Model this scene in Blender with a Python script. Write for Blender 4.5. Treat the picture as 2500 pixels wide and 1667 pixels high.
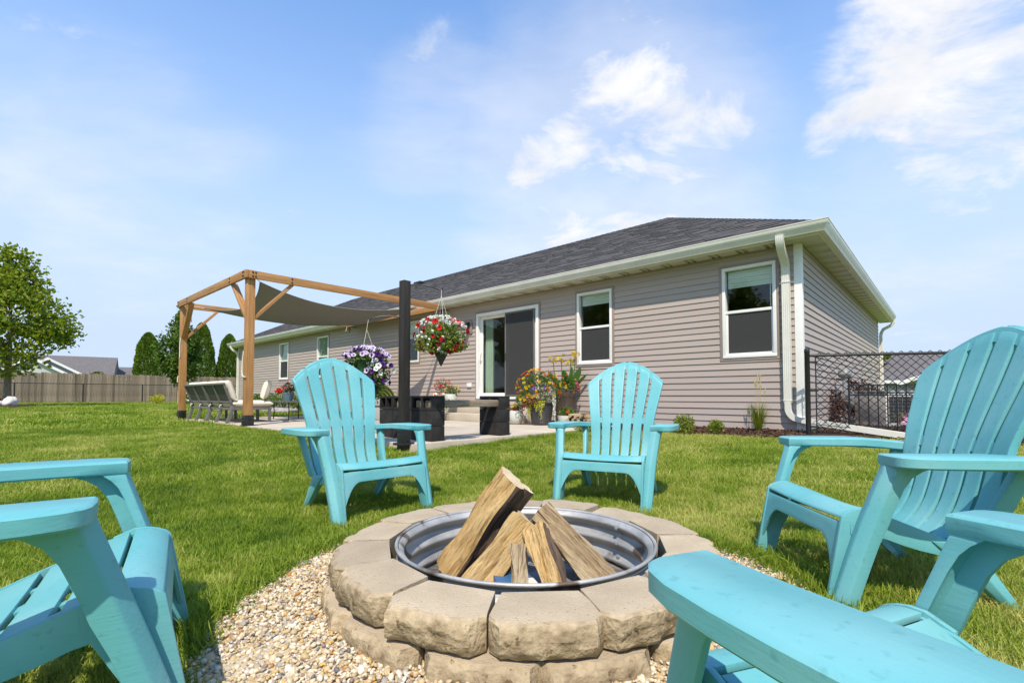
import bpy, bmesh, math, random
import numpy as np
from mathutils import Vector, Matrix, noise as mnoise
R = math.radians
rng = np.random.default_rng(11)
random.seed(5)
for o in list(bpy.data.objects):
    bpy.data.objects.remove(o, do_unlink=True)
scene = bpy.context.scene
COL = scene.collection

# ------------------------------------------------------------------ camera
cam_d = bpy.data.cameras.new('camera'); cam = bpy.data.objects.new('camera', cam_d); COL.objects.link(cam)
cam_d.sensor_fit = 'HORIZONTAL'; cam_d.sensor_width = 36.0; cam_d.lens = 16.99
cam_d.shift_y = 0.0369; cam_d.clip_start = 0.05; cam_d.clip_end = 3000
cam.location = (0, 0, 0.695); cam.rotation_euler = (R(92.0), 0, 0)
scene.camera = cam

# ------------------------------------------------------------------ light
SUN_EL, SUN_AZ = 55.0, 4.0          # light travels towards +Y, a little towards +X
ldir = Vector((math.sin(R(SUN_AZ))*math.cos(R(SUN_EL)), math.cos(R(SUN_AZ))*math.cos(R(SUN_EL)), -math.sin(R(SUN_EL))))
sd = bpy.data.lights.new('sun', 'SUN'); sd.energy = 3.3; sd.angle = R(0.55); sd.color = (1.0, 0.90, 0.76)
sun = bpy.data.objects.new('sun', sd); COL.objects.link(sun); sun.rotation_euler = ldir.to_track_quat('-Z', 'Y').to_euler()
sun.location = (-2, -20, 30)

world = bpy.data.worlds.new('World'); scene.world = world; world.use_nodes = True
wn = world.node_tree; wn.nodes.clear()
def N(t, typ, **kw):
    n = t.nodes.new(typ)
    for k, v in kw.items(): setattr(n, k, v)
    return n
def mathn(t, op, a, b=None, clamp=False):
    n = N(t, 'ShaderNodeMath', operation=op, use_clamp=clamp)
    for i, x in enumerate((a, b)):
        if x is None: continue
        if isinstance(x, (int, float)): n.inputs[i].default_value = x
        else: t.links.new(x, n.inputs[i])
    return n.outputs[0]
def sky_world():
    t = wn; L = t.links.new
    out = N(t, 'ShaderNodeOutputWorld'); bg = N(t, 'ShaderNodeBackground'); bg.inputs[1].default_value = SKY_STRENGTH
    sky = N(t, 'ShaderNodeTexSky', sky_type='NISHITA'); sky.sun_disc = False
    sky.sun_elevation = R(SUN_EL); sky.sun_rotation = R(180 + SUN_AZ)
    sky.air_density = 1.5; sky.dust_density = 0.0; sky.ozone_density = 3.0; sky.altitude = 3500
    tc = N(t, 'ShaderNodeTexCoord'); d = tc.outputs['Generated']
    sep = N(t, 'ShaderNodeSeparateXYZ'); L(d, sep.inputs[0])
    zz = mathn(t, 'ADD', mathn(t, 'MAXIMUM', sep.outputs[2], 0.0), 0.16)
    px = mathn(t, 'DIVIDE', sep.outputs[0], zz); py = mathn(t, 'DIVIDE', sep.outputs[1], zz)
    cb = N(t, 'ShaderNodeCombineXYZ'); L(px, cb.inputs[0]); L(py, cb.inputs[1])
    def fbm(scale, detail, rough, off, stretch=(1, 1, 1), rot=0, dist=0.0):
        mp = N(t, 'ShaderNodeMapping'); mp.inputs['Location'].default_value = off; mp.inputs['Scale'].default_value = stretch
        mp.inputs['Rotation'].default_value = (0, 0, rot); L(cb.outputs[0], mp.inputs[0])
        n = N(t, 'ShaderNodeTexNoise'); n.inputs['Scale'].default_value = scale; n.inputs['Detail'].default_value = detail
        n.inputs['Roughness'].default_value = rough; n.inputs['Distortion'].default_value = dist
        L(mp.outputs[0], n.inputs['Vector']); return n.outputs[0]
    def blob(dv, inner, outer):
        dp = N(t, 'ShaderNodeVectorMath', operation='DOT_PRODUCT'); L(d, dp.inputs[0]); dp.inputs[1].default_value = dv
        mr = N(t, 'ShaderNodeMapRange', interpolation_type='SMOOTHSTEP'); L(dp.outputs['Value'], mr.inputs[0])
        mr.inputs[1].default_value = math.cos(R(outer)); mr.inputs[2].default_value = math.cos(R(inner)); return mr.outputs[0]
    puff = fbm(3.4, 10, 0.62, (3.1, 1.7, 0), (1, 1.15, 1), 0, 0.35)
    wisp = fbm(0.9, 7, 0.60, (0.4, 2.2, 0), (1.0, 1.7, 1), R(18), 0.25)
    # directions of the clouds that stand in the sky (unit vectors) with their angular size
    big = None
    for dv, i, o, w in CLOUDS:
        b = mathn(t, 'MULTIPLY', blob(dv, i, o), w)
        big = b if big is None else mathn(t, 'MAXIMUM', big, b)
    c1 = mathn(t, 'ADD', puff, mathn(t, 'MULTIPLY', big, 0.37))
    m1 = N(t, 'ShaderNodeMapRange', interpolation_type='SMOOTHSTEP'); L(c1, m1.inputs[0]); m1.inputs[1].default_value = 0.60; m1.inputs[2].default_value = 0.93
    wb = None
    for dv, i, o, w in WISPS:
        b = mathn(t, 'MULTIPLY', blob(dv, i, o), w)
        wb = b if wb is None else mathn(t, 'MAXIMUM', wb, b)
    c2 = mathn(t, 'ADD', wisp, mathn(t, 'MULTIPLY', wb, 0.30))
    m2 = N(t, 'ShaderNodeMapRange', interpolation_type='SMOOTHSTEP'); L(c2, m2.inputs[0]); m2.inputs[1].default_value = 0.60; m2.inputs[2].default_value = 1.05
    dens = mathn(t, 'MAXIMUM', m1.outputs[0], mathn(t, 'MULTIPLY', m2.outputs[0], 0.45))
    mix = N(t, 'ShaderNodeMix', data_type='RGBA'); L(dens, mix.inputs[0])
    tint = N(t, 'ShaderNodeMix', data_type='RGBA', blend_type='MULTIPLY'); tint.inputs[0].default_value = 1.0
    L(sky.outputs[0], tint.inputs[6]); tint.inputs[7].default_value = SKY_TINT
    hz = N(t, 'ShaderNodeMapRange', interpolation_type='SMOOTHSTEP'); L(sep.outputs[2], hz.inputs[0])      # pale summer haze thickening towards the horizon
    hz.inputs[1].default_value = 0.78; hz.inputs[2].default_value = 0.06; hz.inputs[3].default_value = 0.0; hz.inputs[4].default_value = 0.97
    hm = N(t, 'ShaderNodeMix', data_type='RGBA'); L(hz.outputs[0], hm.inputs[0]); L(tint.outputs[2], hm.inputs[6]); hm.inputs[7].default_value = HAZE_COL
    L(hm.outputs[2], mix.inputs[6]); shade = fbm(5.0, 5, 0.55, (7.0, 2.0, 0)); sm = N(t, 'ShaderNodeMapRange'); L(shade, sm.inputs[0]); sm.inputs[1].default_value = 0.35; sm.inputs[2].default_value = 0.7
    cc = N(t, 'ShaderNodeMix', data_type='RGBA'); L(sm.outputs[0], cc.inputs[0]); cc.inputs[6].default_value = CLOUD_COL; cc.inputs[7].default_value = CLOUD_SHADE; L(cc.outputs[2], mix.inputs[7])
    L(mix.outputs[2], bg.inputs[0]); L(bg.outputs[0], out.inputs[0])
def dirv(x, y, z):
    v = Vector((x, y, z)); v.normalize(); return tuple(v)
SKY_STRENGTH = 0.15
SKY_TINT = (0.88, 1.12, 1.26, 1)
CLOUD_COL = (3.95, 3.95, 4.0, 1)
CLOUD_SHADE = (3.2, 3.3, 3.55, 1)
HAZE_COL = (2.45, 2.95, 3.72, 1)
CLOUDS = [(dirv(1.04, 1, .80), 5, 13, .98), (dirv(.84, 1, .68), 2, 8, .66), (dirv(.97, 1, .535), 2, 7.5, .66), (dirv(.66, 1, .55), .5, 3, .6),
          (dirv(.22, 1, .46), 6, 17, .66), (dirv(.38, 1, .54), .5, 8, .74), (dirv(.05, 1, .46), .5, 7, .70), (dirv(.25, 1, .38), 2, 9, .64),
          (dirv(-.20, 1, .81), .5, 5.5, .46), (dirv(-.08, 1, .72), .3, 2.6, .62), (dirv(.34, 1, .83), 2, 8, .42),
          (dirv(-.9, -.6, .8), 6, 20, .7), (dirv(.7, -.9, .7), 5, 18, .8), (dirv(-.3, -1, .5), 4, 14, .7)]
WISPS = [(dirv(.2, 1, .47), 8, 24, 1.45), (dirv(-.12, 1, .56), 3, 14, 1.0), (dirv(-.78, 1, .43), 3, 17, 1.0), (dirv(.9, 1, .45), 6, 20, .9), (dirv(-.2, 1, .62), 3, 14, .55),
         (dirv(0, -1, .6), 10, 40, .8)]
sky_world()

vs = scene.view_settings; vs.view_transform = 'Standard'; vs.look = 'None'; vs.exposure = 0.80; vs.gamma = 1.0; vs.use_curve_mapping = False
scene.cycles.use_denoising = True
scene.cycles.max_bounces = 8; scene.cycles.transparent_max_bounces = 12; scene.cycles.caustics_reflective = False; scene.cycles.caustics_refractive = False

# ------------------------------------------------------------------ frames and helpers
HC = (4.18, 6.95); HANG = -R(42.23)            # house corner, house x axis points along the garden front towards that corner
def H(x, y, z=0.0):
    c, s = math.cos(HANG), math.sin(HANG)
    return (HC[0] + c*x - s*y, HC[1] + s*x + c*y, z)
def Hinv(X, Y):
    c, s = math.cos(HANG), math.sin(HANG); a, b = X-HC[0], Y-HC[1]
    return c*a + s*b, -s*a + c*b
PIT = (0.047, 1.739)
ZH = 0.165                                      # level of the ground at the house and of the patio
def sstep(t):
    t = np.clip(t, 0, 1); return t*t*(3-2*t)
def ground(X, Y):
    r = np.hypot(np.asarray(X)-PIT[0], np.asarray(Y)-PIT[1])
    return 0.125*sstep((r-1.5)/4.2) + 0.14*sstep((r-9)/22.0)

MATS = {}
def principled(name):
    m = bpy.data.materials.new(name); m.use_nodes = True; MATS[name] = m
    return m, m.node_tree, m.node_tree.nodes['Principled BSDF']
def pmat(name, c1, c2=None, scale=6.0, rough=0.6, bump=0.0, bscale=60.0, spec=0.5, metal=0.0, stretch=(1, 1, 1), detail=5.0,
         rnd=0.0, rough2=None, ramp=(0.35, 0.65), bstretch=None, coat=0.0, spots=None, trans=0.0):
    m, t, b = principled(name); L = t.links.new
    tc = N(t, 'ShaderNodeTexCoord')
    b.inputs['Roughness'].default_value = rough; b.inputs['Metallic'].default_value = metal
    b.inputs['Specular IOR Level'].default_value = spec; b.inputs['Coat Weight'].default_value = coat
    mp = N(t, 'ShaderNodeMapping'); mp.inputs['Scale'].default_value = stretch; L(tc.outputs['Object'], mp.inputs[0])
    col = None
    if c2 is not None:
        n = N(t, 'ShaderNodeTexNoise'); n.inputs['Scale'].default_value = scale; n.inputs['Detail'].default_value = detail; n.inputs['Roughness'].default_value = 0.62
        L(mp.outputs[0], n.inputs['Vector'])
        mr = N(t, 'ShaderNodeMapRange'); L(n.outputs[0], mr.inputs[0]); mr.inputs[1].default_value = ramp[0]; mr.inputs[2].default_value = ramp[1]
        mx = N(t, 'ShaderNodeMix', data_type='RGBA'); L(mr.outputs[0], mx.inputs[0])
        mx.inputs[6].default_value = (*c1, 1); mx.inputs[7].default_value = (*c2, 1); col = mx.outputs[2]
        if rough2 is not None:
            m2 = N(t, 'ShaderNodeMapRange'); L(n.outputs[0], m2.inputs[0]); m2.inputs[1].default_value = ramp[0]; m2.inputs[2].default_value = ramp[1]
            m2.inputs[3].default_value = rough; m2.inputs[4].default_value = rough2; L(m2.outputs[0], b.inputs['Roughness'])
    if spots is not None:
        sc, thr, scol = spots
        n3 = N(t, 'ShaderNodeTexNoise'); n3.inputs['Scale'].default_value = sc; n3.inputs['Detail'].default_value = 3; L(tc.outputs['Object'], n3.inputs['Vector'])
        mr3 = N(t, 'ShaderNodeMapRange'); L(n3.outputs[0], mr3.inputs[0]); mr3.inputs[1].default_value = thr; mr3.inputs[2].default_value = thr+0.06
        mx3 = N(t, 'ShaderNodeMix', data_type='RGBA'); L(mr3.outputs[0], mx3.inputs[0]); mx3.inputs[7].default_value = (*scol, 1)
        if col is None: mx3.inputs[6].default_value = (*c1, 1)
        else: L(col, mx3.inputs[6])
        col = mx3.outputs[2]
    if rnd > 0:
        oi = N(t, 'ShaderNodeObjectInfo'); hs = N(t, 'ShaderNodeHueSaturation')
        mv = N(t, 'ShaderNodeMapRange'); L(oi.outputs['Random'], mv.inputs[0]); mv.inputs[3].default_value = 1-rnd; mv.inputs[4].default_value = 1+rnd
        L(mv.outputs[0], hs.inputs['Value'])
        if col is None: hs.inputs['Color'].default_value = (*c1, 1)
        else: L(col, hs.inputs['Color'])
        col = hs.outputs[0]
    if col is None: b.inputs['Base Color'].default_value = (*c1, 1)
    else: L(col, b.inputs['Base Color'])
    if bump > 0:
        mb = N(t, 'ShaderNodeMapping'); mb.inputs['Scale'].default_value = bstretch or stretch; L(tc.outputs['Object'], mb.inputs[0])
        n2 = N(t, 'ShaderNodeTexNoise'); n2.inputs['Scale'].default_value = bscale; n2.inputs['Detail'].default_value = 4; L(mb.outputs[0], n2.inputs['Vector'])
        bp = N(t, 'ShaderNodeBump'); bp.inputs['Strength'].default_value = bump; bp.inputs['Distance'].default_value = 0.01
        L(n2.outputs[0], bp.inputs['Height']); L(bp.outputs[0], b.inputs['Normal'])
    if trans > 0:
        add_translucent(m, t, b, trans)
    return m
def add_translucent(m, t, b, w):
    L = t.links.new; out = t.nodes['Material Output']
    tr = N(t, 'ShaderNodeBsdfTranslucent'); mx = N(t, 'ShaderNodeMixShader'); mx.inputs[0].default_value = w
    src = b.inputs['Base Color']
    if src.links: L(src.links[0].from_socket, tr.inputs[0])
    else: tr.inputs[0].default_value = src.default_value
    L(b.outputs[0], mx.inputs[1]); L(tr.outputs[0], mx.inputs[2]); L(mx.outputs[0], out.inputs[0])
def leafmat(name, c1, c2, c3=None, rough=0.5, trans=0.35, attr='tint', atype='GEOMETRY', spec=0.35):
    """colour by a per-leaf attribute 0..1"""
    m, t, b = principled(name); L = t.links.new
    a = N(t, 'ShaderNodeAttribute', attribute_name=attr, attribute_type=atype)
    cr = N(t, 'ShaderNodeValToRGB'); cr.color_ramp.elements[0].color = (*c1, 1); cr.color_ramp.elements[1].color = (*c2, 1)
    if c3 is not None:
        e = cr.color_ramp.elements.new(0.5); e.color = (*c2, 1); cr.color_ramp.elements[2].color = (*c3, 1)
    L(a.outputs['Fac'], cr.inputs[0]); L(cr.outputs[0], b.inputs['Base Color'])
    b.inputs['Roughness'].default_value = rough; b.inputs['Specular IOR Level'].default_value = spec
    if trans > 0: add_translucent(m, t, b, trans)
    return m

class MB:
    """collects geometry, then links it as one mesh object"""
    def __init__(s): s.v = []; s.f = []; s.t = []; s.m = []; s.mi = 0
    def add(s, vs_, fs, tint=None):
        o = len(s.v); s.v += [tuple(p) for p in vs_]; s.f += [tuple(i+o for i in f) for f in fs]; s.m += [s.mi]*len(fs)
        s.t += [0.5 if tint is None else tint]*len(vs_); return s
    def box(s, a, b, tint=None):
        (x0, y0, z0), (x1, y1, z1) = a, b
        vs_ = [(x0, y0, z0), (x1, y0, z0), (x1, y1, z0), (x0, y1, z0), (x0, y0, z1), (x1, y0, z1), (x1, y1, z1), (x0, y1, z1)]
        return s.add(vs_, [(0, 3, 2, 1), (4, 5, 6, 7), (0, 1, 5, 4), (1, 2, 6, 5), (2, 3, 7, 6), (3, 0, 4, 7)], tint)
    def loft(s, rings, caps=True, closed=True, tint=None):
        n = len(rings[0]); vs_ = [p for r in rings for p in r]; fs = []
        for i in range(len(rings)-1):
            for j in range(n if closed else n-1):
                k = (j+1) % n; fs.append((i*n+j, i*n+k, (i+1)*n+k, (i+1)*n+j))
        if caps: fs.append(tuple(range(n-1, -1, -1))); fs.append(tuple((len(rings)-1)*n+j for j in range(n)))
        return s.add(vs_, fs, tint)
    def tube(s, pts, r, n=8, caps=True, tint=None):
        pts = [Vector(p) for p in pts]; rings = []; ref = None
        for i, p in enumerate(pts):
            d = (pts[min(i+1, len(pts)-1)]-pts[max(i-1, 0)]).normalized()
            if ref is None: ref = Vector((0, 0, 1)) if abs(d.z) < .9 else Vector((1, 0, 0))
            if abs(d.dot(ref)) > .95: ref = Vector((1, 0, 0)) if abs(d.x) < .6 else Vector((0, 0, 1)) if abs(d.z) < .6 else Vector((0, 1, 0))
            a = d.cross(ref).normalized(); b = d.cross(a).normalized()
            rr = r[i] if isinstance(r, (list, tuple)) else r
            rings.append([tuple(p + a*math.cos(2*math.pi*k/n)*rr + b*math.sin(2*math.pi*k/n)*rr) for k in range(n)])
        return s.loft(rings, caps, True, tint)
    def sweep(s, pts, sec, side):
        """rectangular/any section (list of (a,b)); a along 'side' vector, b along side x dir"""
        pts = [Vector(p) for p in pts]; side = Vector(side); rings = []
        for i, p in enumerate(pts):
            d = (pts[min(i+1, len(pts)-1)]-pts[max(i-1, 0)]).normalized(); b = side.cross(d).normalized()
            rings.append([tuple(p + side*q[0] + b*q[1]) for q in sec])
        return s.loft(rings)
    def lathe(s, prof, n=24, c=(0, 0, 0), caps=True, tint=None):
        rings = [[(c[0]+r*math.cos(2*math.pi*k/n), c[1]+r*math.sin(2*math.pi*k/n), c[2]+z) for k in range(n)] for r, z in prof]
        return s.loft(rings, caps, True, tint)
    def beam(s, a, b, w, h, up=(0, 0, 1)):
        a, b = Vector(a), Vector(b); d = (b-a).normalized(); x = d.cross(Vector(up)).normalized(); y = x.cross(d)
        sec = [(-w/2, -h/2), (w/2, -h/2), (w/2, h/2), (-w/2, h/2)]
        return s.loft([[tuple(p + x*q[0] + y*q[1]) for q in sec] for p in (a, b)])
    def mesh(s, name, mats, smooth=False, bevel=0.0, segs=2, angle=35, tint=False):
        me = bpy.data.meshes.new(name); me.from_pydata(s.v, [], s.f)
        for m in (mats if isinstance(mats, (list, tuple)) else [mats]): me.materials.append(MATS[m])
        if any(s.m): me.polygons.foreach_set('material_index', s.m)
        if tint: me.attributes.new('tint', 'FLOAT', 'POINT').data.foreach_set('value', s.t)
        me.update()
        if bevel > 0 or smooth:
            bm = bmesh.new(); bm.from_mesh(me); bmesh.ops.recalc_face_normals(bm, faces=bm.faces)
            if bevel > 0:
                es = [e for e in bm.edges if len(e.link_faces) == 2 and e.calc_face_angle(0) > R(28)]
                bmesh.ops.bevel(bm, geom=es, offset=bevel, segments=segs, profile=0.6, affect='EDGES', clamp_overlap=True)
            bm.to_mesh(me); bm.free()
            me.shade_smooth(); me.set_sharp_from_angle(angle=R(angle))
        return me
    def build(s, name, mats, parent=None, **kw):
        return link(name, s.mesh(name, mats, **kw), parent)
def link(name, me, parent=None, loc=None, rot=None, scale=None):
    o = bpy.data.objects.new(name, me); COL.objects.link(o)
    if parent is not None: o.parent = parent
    if loc is not None: o.location = loc
    if rot is not None: o.rotation_euler = rot
    if scale is not None: o.scale = scale if isinstance(scale, (tuple, list)) else (scale,)*3
    return o
def tag(o, label=None, cat=None, group=None, kind=None):
    for k, v in (('label', label), ('category', cat), ('group', group), ('kind', kind)):
        if v: o[k] = v
    return o
def thing(name, label, cat, loc=(0, 0, 0), rz=0.0, group=None):
    e = bpy.data.objects.new(name, None); COL.objects.link(e); e.location = loc; e.rotation_euler = (0, 0, rz); e.empty_display_size = .1
    return tag(e, label, cat, group)
def copy_tree(o, parent=None):
    c = o.copy(); COL.objects.link(c); c.parent = parent
    for ch in o.children: copy_tree(ch, c)
    return c

def scatter(name, pts, rot, scl, idx, tint, sources, label, cat=None):
    """one 'stuff' object that instances small source meshes on points"""
    me = bpy.data.meshes.new(name); me.from_pydata([tuple(p) for p in pts], [], [])
    me.attributes.new('rot', 'FLOAT_VECTOR', 'POINT').data.foreach_set('vector', np.asarray(rot, np.float32).ravel())
    me.attributes.new('scl', 'FLOAT', 'POINT').data.foreach_set('value', np.asarray(scl, np.float32))
    me.attributes.new('pick', 'INT', 'POINT').data.foreach_set('value', np.asarray(idx, np.int32))
    me.attributes.new('tint', 'FLOAT', 'POINT').data.foreach_set('value', np.asarray(tint, np.float32))
    o = link(name, me); tag(o, label, cat, kind='stuff')
    c = bpy.data.collections.new(name + '_sources')
    for i, sm in enumerate(sources):
        so = bpy.data.objects.new('%s_source_%02d' % (name, i), sm); c.objects.link(so)
    g = bpy.data.node_groups.new(name + '_nodes', 'GeometryNodeTree')
    g.interface.new_socket('Geometry', in_out='INPUT', socket_type='NodeSocketGeometry'); g.interface.new_socket('Geometry', in_out='OUTPUT', socket_type='NodeSocketGeometry')
    gi = g.nodes.new('NodeGroupInput'); go = g.nodes.new('NodeGroupOutput'); ip = g.nodes.new('GeometryNodeInstanceOnPoints')
    ci = g.nodes.new('GeometryNodeCollectionInfo'); ci.inputs[0].default_value = c; ci.inputs[1].default_value = True; ci.inputs[2].default_value = True
    def na(nm, ty):
        n = g.nodes.new('GeometryNodeInputNamedAttribute'); n.data_type = ty; n.inputs[0].default_value = nm; return n.outputs[0]
    e2r = g.nodes.new('FunctionNodeEulerToRotation'); g.links.new(na('rot', 'FLOAT_VECTOR'), e2r.inputs[0])
    g.links.new(gi.outputs[0], ip.inputs['Points']); g.links.new(ci.outputs[0], ip.inputs['Instance']); ip.inputs['Pick Instance'].default_value = True
    g.links.new(na('pick', 'INT'), ip.inputs['Instance Index']); g.links.new(e2r.outputs[0], ip.inputs['Rotation']); g.links.new(na('scl', 'FLOAT'), ip.inputs['Scale'])
    g.links.new(ip.outputs[0], go.inputs[0])
    md = o.modifiers.new('scatter', 'NODES'); md.node_group = g
    return o
def vnoise(x, y, s, seed=0.0):
    return np.array([mnoise.noise(Vector((a*s+seed, b*s-seed, seed))) for a, b in zip(x, y)])
# ------------------------------------------------------------------ materials
pmat('lawn_soil', (.13, .20, .022), (.21, .27, .04), scale=1.3, rough=.9, bump=.5, bscale=45, detail=9, spec=.1)
pmat('gravel_bed', (.40, .33, .22), (.55, .47, .34), scale=60, rough=.9, bump=.6, bscale=90)
pmat('mulch_soil', (.035, .020, .013), (.075, .045, .03), scale=14, rough=.95, bump=1.0, bscale=30, spec=.1)
pmat('concrete', (.43, .37, .285), (.52, .455, .36), scale=2.2, rough=.85, bump=.12, bscale=120, detail=8, spec=.3)
pmat('siding', (.378, .314, .278), (.412, .344, .305), scale=1.2, rough=.55, bump=.10, bscale=30, stretch=(.3, 8, 8), spec=.35, rnd=.05)
pmat('siding_trim', (.29, .23, .195), rough=.5, spec=.35)
pmat('white_vinyl', (.78, .77, .74), (.70, .69, .66), scale=3, rough=.38, spec=.5, ramp=(.45, .75))
pmat('white_metal', (.70, .68, .61), (.58, .56, .49), scale=2.4, rough=.32, spec=.5, ramp=(.45, .8))
pmat('soffit_vinyl', (.62, .60, .53), (.56, .54, .47), scale=2, rough=.5)
pmat('roof_felt', (.045, .043, .042), rough=.95)
pmat('ridge_shingle', (.028, .027, .028), (.05, .048, .048), scale=40, rough=.95, bump=.6, bscale=160, rnd=.2)
pmat('wall_core', (.20, .19, .18), rough=.9)
pmat('interior', (.36, .33, .29), (.30, .27, .24), scale=1, rough=.9)
pmat('dark_frame', (.05, .05, .05), rough=.5)
pmat('blind_cloth', (.74, .78, .70), (.82, .85, .78), scale=30, rough=.85, stretch=(1, 1, 5), bump=.3, bscale=50)
pmat('curtain_cloth', (.36, .44, .33), (.46, .54, .42), scale=5, rough=.9, stretch=(6, 6, .3))
pmat('lamp_metal', (.03, .028, .026), rough=.35, metal=.6)
pmat('black_paint', (.024, .022, .021), (.042, .039, .037), scale=5, rough=.8, spec=.2, bump=.5, bscale=60, stretch=(6, 6, .6), spots=(42, .735, (.45, .43, .40)))
pmat('black_block_paint', (.017, .016, .016), (.036, .034, .033), scale=9, spec=.25, rough=.8, bump=.7, bscale=110, rnd=.15, spots=(38, .745, (.5, .48, .45)))
pmat('black_metal', (.014, .014, .015), rough=.42, spec=.5)
pmat('grey_block', (.33, .32, .30), (.42, .41, .38), scale=18, rough=.9, bump=.6, bscale=90)
pmat('cedar', (.30, .135, .042), (.47, .25, .085), scale=3.2, rough=.62, bump=.25, bscale=22, stretch=(9, 9, .55), detail=7, rnd=.06, spots=(6.5, .66, (.17, .07, .025)))
pmat('old_beam', (.20, .15, .105), (.36, .29, .21), scale=4, rough=.8, bump=.5, bscale=18, stretch=(10, .8, 10), detail=8, spots=(9, .69, (.10, .07, .05)))
pmat('sail_cloth', (.23, .225, .21), (.28, .275, .255), scale=60, rough=.9, spec=.15, bump=.15, bscale=260, trans=.25)
pmat('rope', (.72, .68, .58), (.60, .56, .46), scale=90, rough=.9, bump=.5, bscale=200)
pmat('cushion', (.63, .57, .46), (.70, .64, .53), scale=9, rough=.95, bump=.25, bscale=240, spec=.15)
pmat('furniture_metal', (.115, .105, .10), (.15, .14, .13), scale=8, rough=.5, spec=.5)
pmat('sling_mesh', (.040, .042, .036), (.065, .066, .056), scale=180, rough=.7, stretch=(1, 1, 3))
pmat('plastic_black', (.018, .018, .019), rough=.4)
pmat('pot_dark', (.030, .029, .031), (.055, .052, .052), scale=5, rough=.42, spec=.5)
pmat('pot_barrel', (.055, .038, .028), (.10, .072, .052), scale=5, rough=.65, stretch=(6, 6, .5), bump=.3, bscale=30)
pmat('pot_speckled', (.50, .51, .46), (.62, .62, .56), scale=90, rough=.4, spots=(150, .62, (.22, .23, .21)))
pmat('pot_blue', (.10, .19, .24), (.16, .27, .33), scale=9, rough=.4, spots=(11, .62, (.03, .055, .08)))
pmat('pot_violet', (.05, .045, .09), rough=.45, spots=(45, .6, (.45, .42, .5)))
pmat('pot_green', (.06, .14, .075), rough=.4)
pmat('coir', (.05, .042, .035), (.11, .095, .08), scale=50, rough=.95, bump=.6, bscale=120)
pmat('soil', (.03, .02, .015), (.06, .042, .03), scale=30, rough=.95)
def wood_mat(name, pale, gold, crack, rnd=.08):
    """split timber: fibres along z, two streak scales, dark cracks"""
    m, t, b = principled(name); L = t.links.new; tc = N(t, 'ShaderNodeTexCoord'); oi = N(t, 'ShaderNodeObjectInfo')
    av = N(t, 'ShaderNodeVectorMath', operation='ADD'); L(tc.outputs['Object'], av.inputs[0]); L(oi.outputs['Location'], av.inputs[1])
    def st(scale, sx, sz, detail):
        mp = N(t, 'ShaderNodeMapping'); mp.inputs['Scale'].default_value = (sx, sx, sz); L(av.outputs[0], mp.inputs[0])
        n = N(t, 'ShaderNodeTexNoise'); n.inputs['Scale'].default_value = scale; n.inputs['Detail'].default_value = detail; n.inputs['Roughness'].default_value = .7; n.inputs['Distortion'].default_value = .4; L(mp.outputs[0], n.inputs[0]); return n.outputs[0]
    a, c, d = st(5, 3, .5, 6), st(26, 4, .30, 5), st(60, 5, .16, 3)
    r1 = N(t, 'ShaderNodeMapRange'); L(a, r1.inputs[0]); r1.inputs[1].default_value = .35; r1.inputs[2].default_value = .65
    m1 = N(t, 'ShaderNodeMix', data_type='RGBA'); L(r1.outputs[0], m1.inputs[0]); m1.inputs[6].default_value = (*gold, 1); m1.inputs[7].default_value = (*pale, 1)
    r2 = N(t, 'ShaderNodeMapRange'); L(mathn(t, 'ADD', mathn(t, 'MULTIPLY', c, .6), mathn(t, 'MULTIPLY', d, .4)), r2.inputs[0]); r2.inputs[1].default_value = .50; r2.inputs[2].default_value = .62; r2.inputs[4].default_value = .85
    m2 = N(t, 'ShaderNodeMix', data_type='RGBA'); L(r2.outputs[0], m2.inputs[0]); L(m1.outputs[2], m2.inputs[6]); m2.inputs[7].default_value = (*crack, 1); L(m2.outputs[2], b.inputs['Base Color'])
    b.inputs['Roughness'].default_value = .85; b.inputs['Specular IOR Level'].default_value = .2
    bp = N(t, 'ShaderNodeBump', invert=True); bp.inputs['Strength'].default_value = .9; bp.inputs['Distance'].default_value = .012; L(mathn(t, 'ADD', c, mathn(t, 'MULTIPLY', d, .6)), bp.inputs['Height']); L(bp.outputs[0], b.inputs['Normal'])
wood_mat('wood_split', (.68, .50, .25), (.50, .30, .095), (.16, .08, .03))
wood_mat('wood_grey', (.54, .43, .27), (.34, .24, .13), (.085, .055, .032))
pmat('wood_end', (.52, .40, .23), (.64, .52, .34), scale=22, rough=.85, bump=.3, bscale=60)
pmat('bark', (.050, .032, .020), (.13, .085, .055), scale=16, rough=.95, bump=1.0, bscale=24, stretch=(3, 3, .8))
pmat('stone_top', (.37, .295, .20), (.54, .445, .31), scale=4, rough=.95, bump=.6, bscale=240, detail=12, rnd=.13, spec=.2, ramp=(.3, .7), spots=(190, .64, (.20, .16, .115)))
pmat('stone_split', (.19, .138, .080), (.47, .37, .235), scale=14, rough=.95, bump=1.0, bscale=55, detail=10, rnd=.14, spec=.2, ramp=(.32, .62), spots=(36, .63, (.16, .11, .06)))
pmat('galvanised', (.33, .32, .30), (.53, .52, .49), scale=6, rough=.45, rough2=.62, metal=.45, stretch=(1, 1, 2.2), detail=9, spots=(6.0, .565, (.125, .09, .062)), bump=.12, bscale=80)
pmat('ash', (.07, .062, .055), (.24, .22, .195), scale=20, rough=.95, bump=.6, bscale=60)
pmat('card_blue', (.035, .12, .27), rough=.55, spots=(30, .68, (.12, .30, .5)))
pmat('paper_white', (.74, .73, .70), (.62, .56, .48), scale=20, rough=.8)
pmat('scrap_wood', (.40, .17, .07), (.55, .30, .15), scale=8, rough=.8, stretch=(1, 5, 5))
pmat('fence_wood', (.165, .125, .09), (.35, .28, .205), scale=4.5, rough=.9, bump=.5, bscale=30, stretch=(9, 9, .6), detail=8, rnd=.36, spec=.15)
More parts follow.
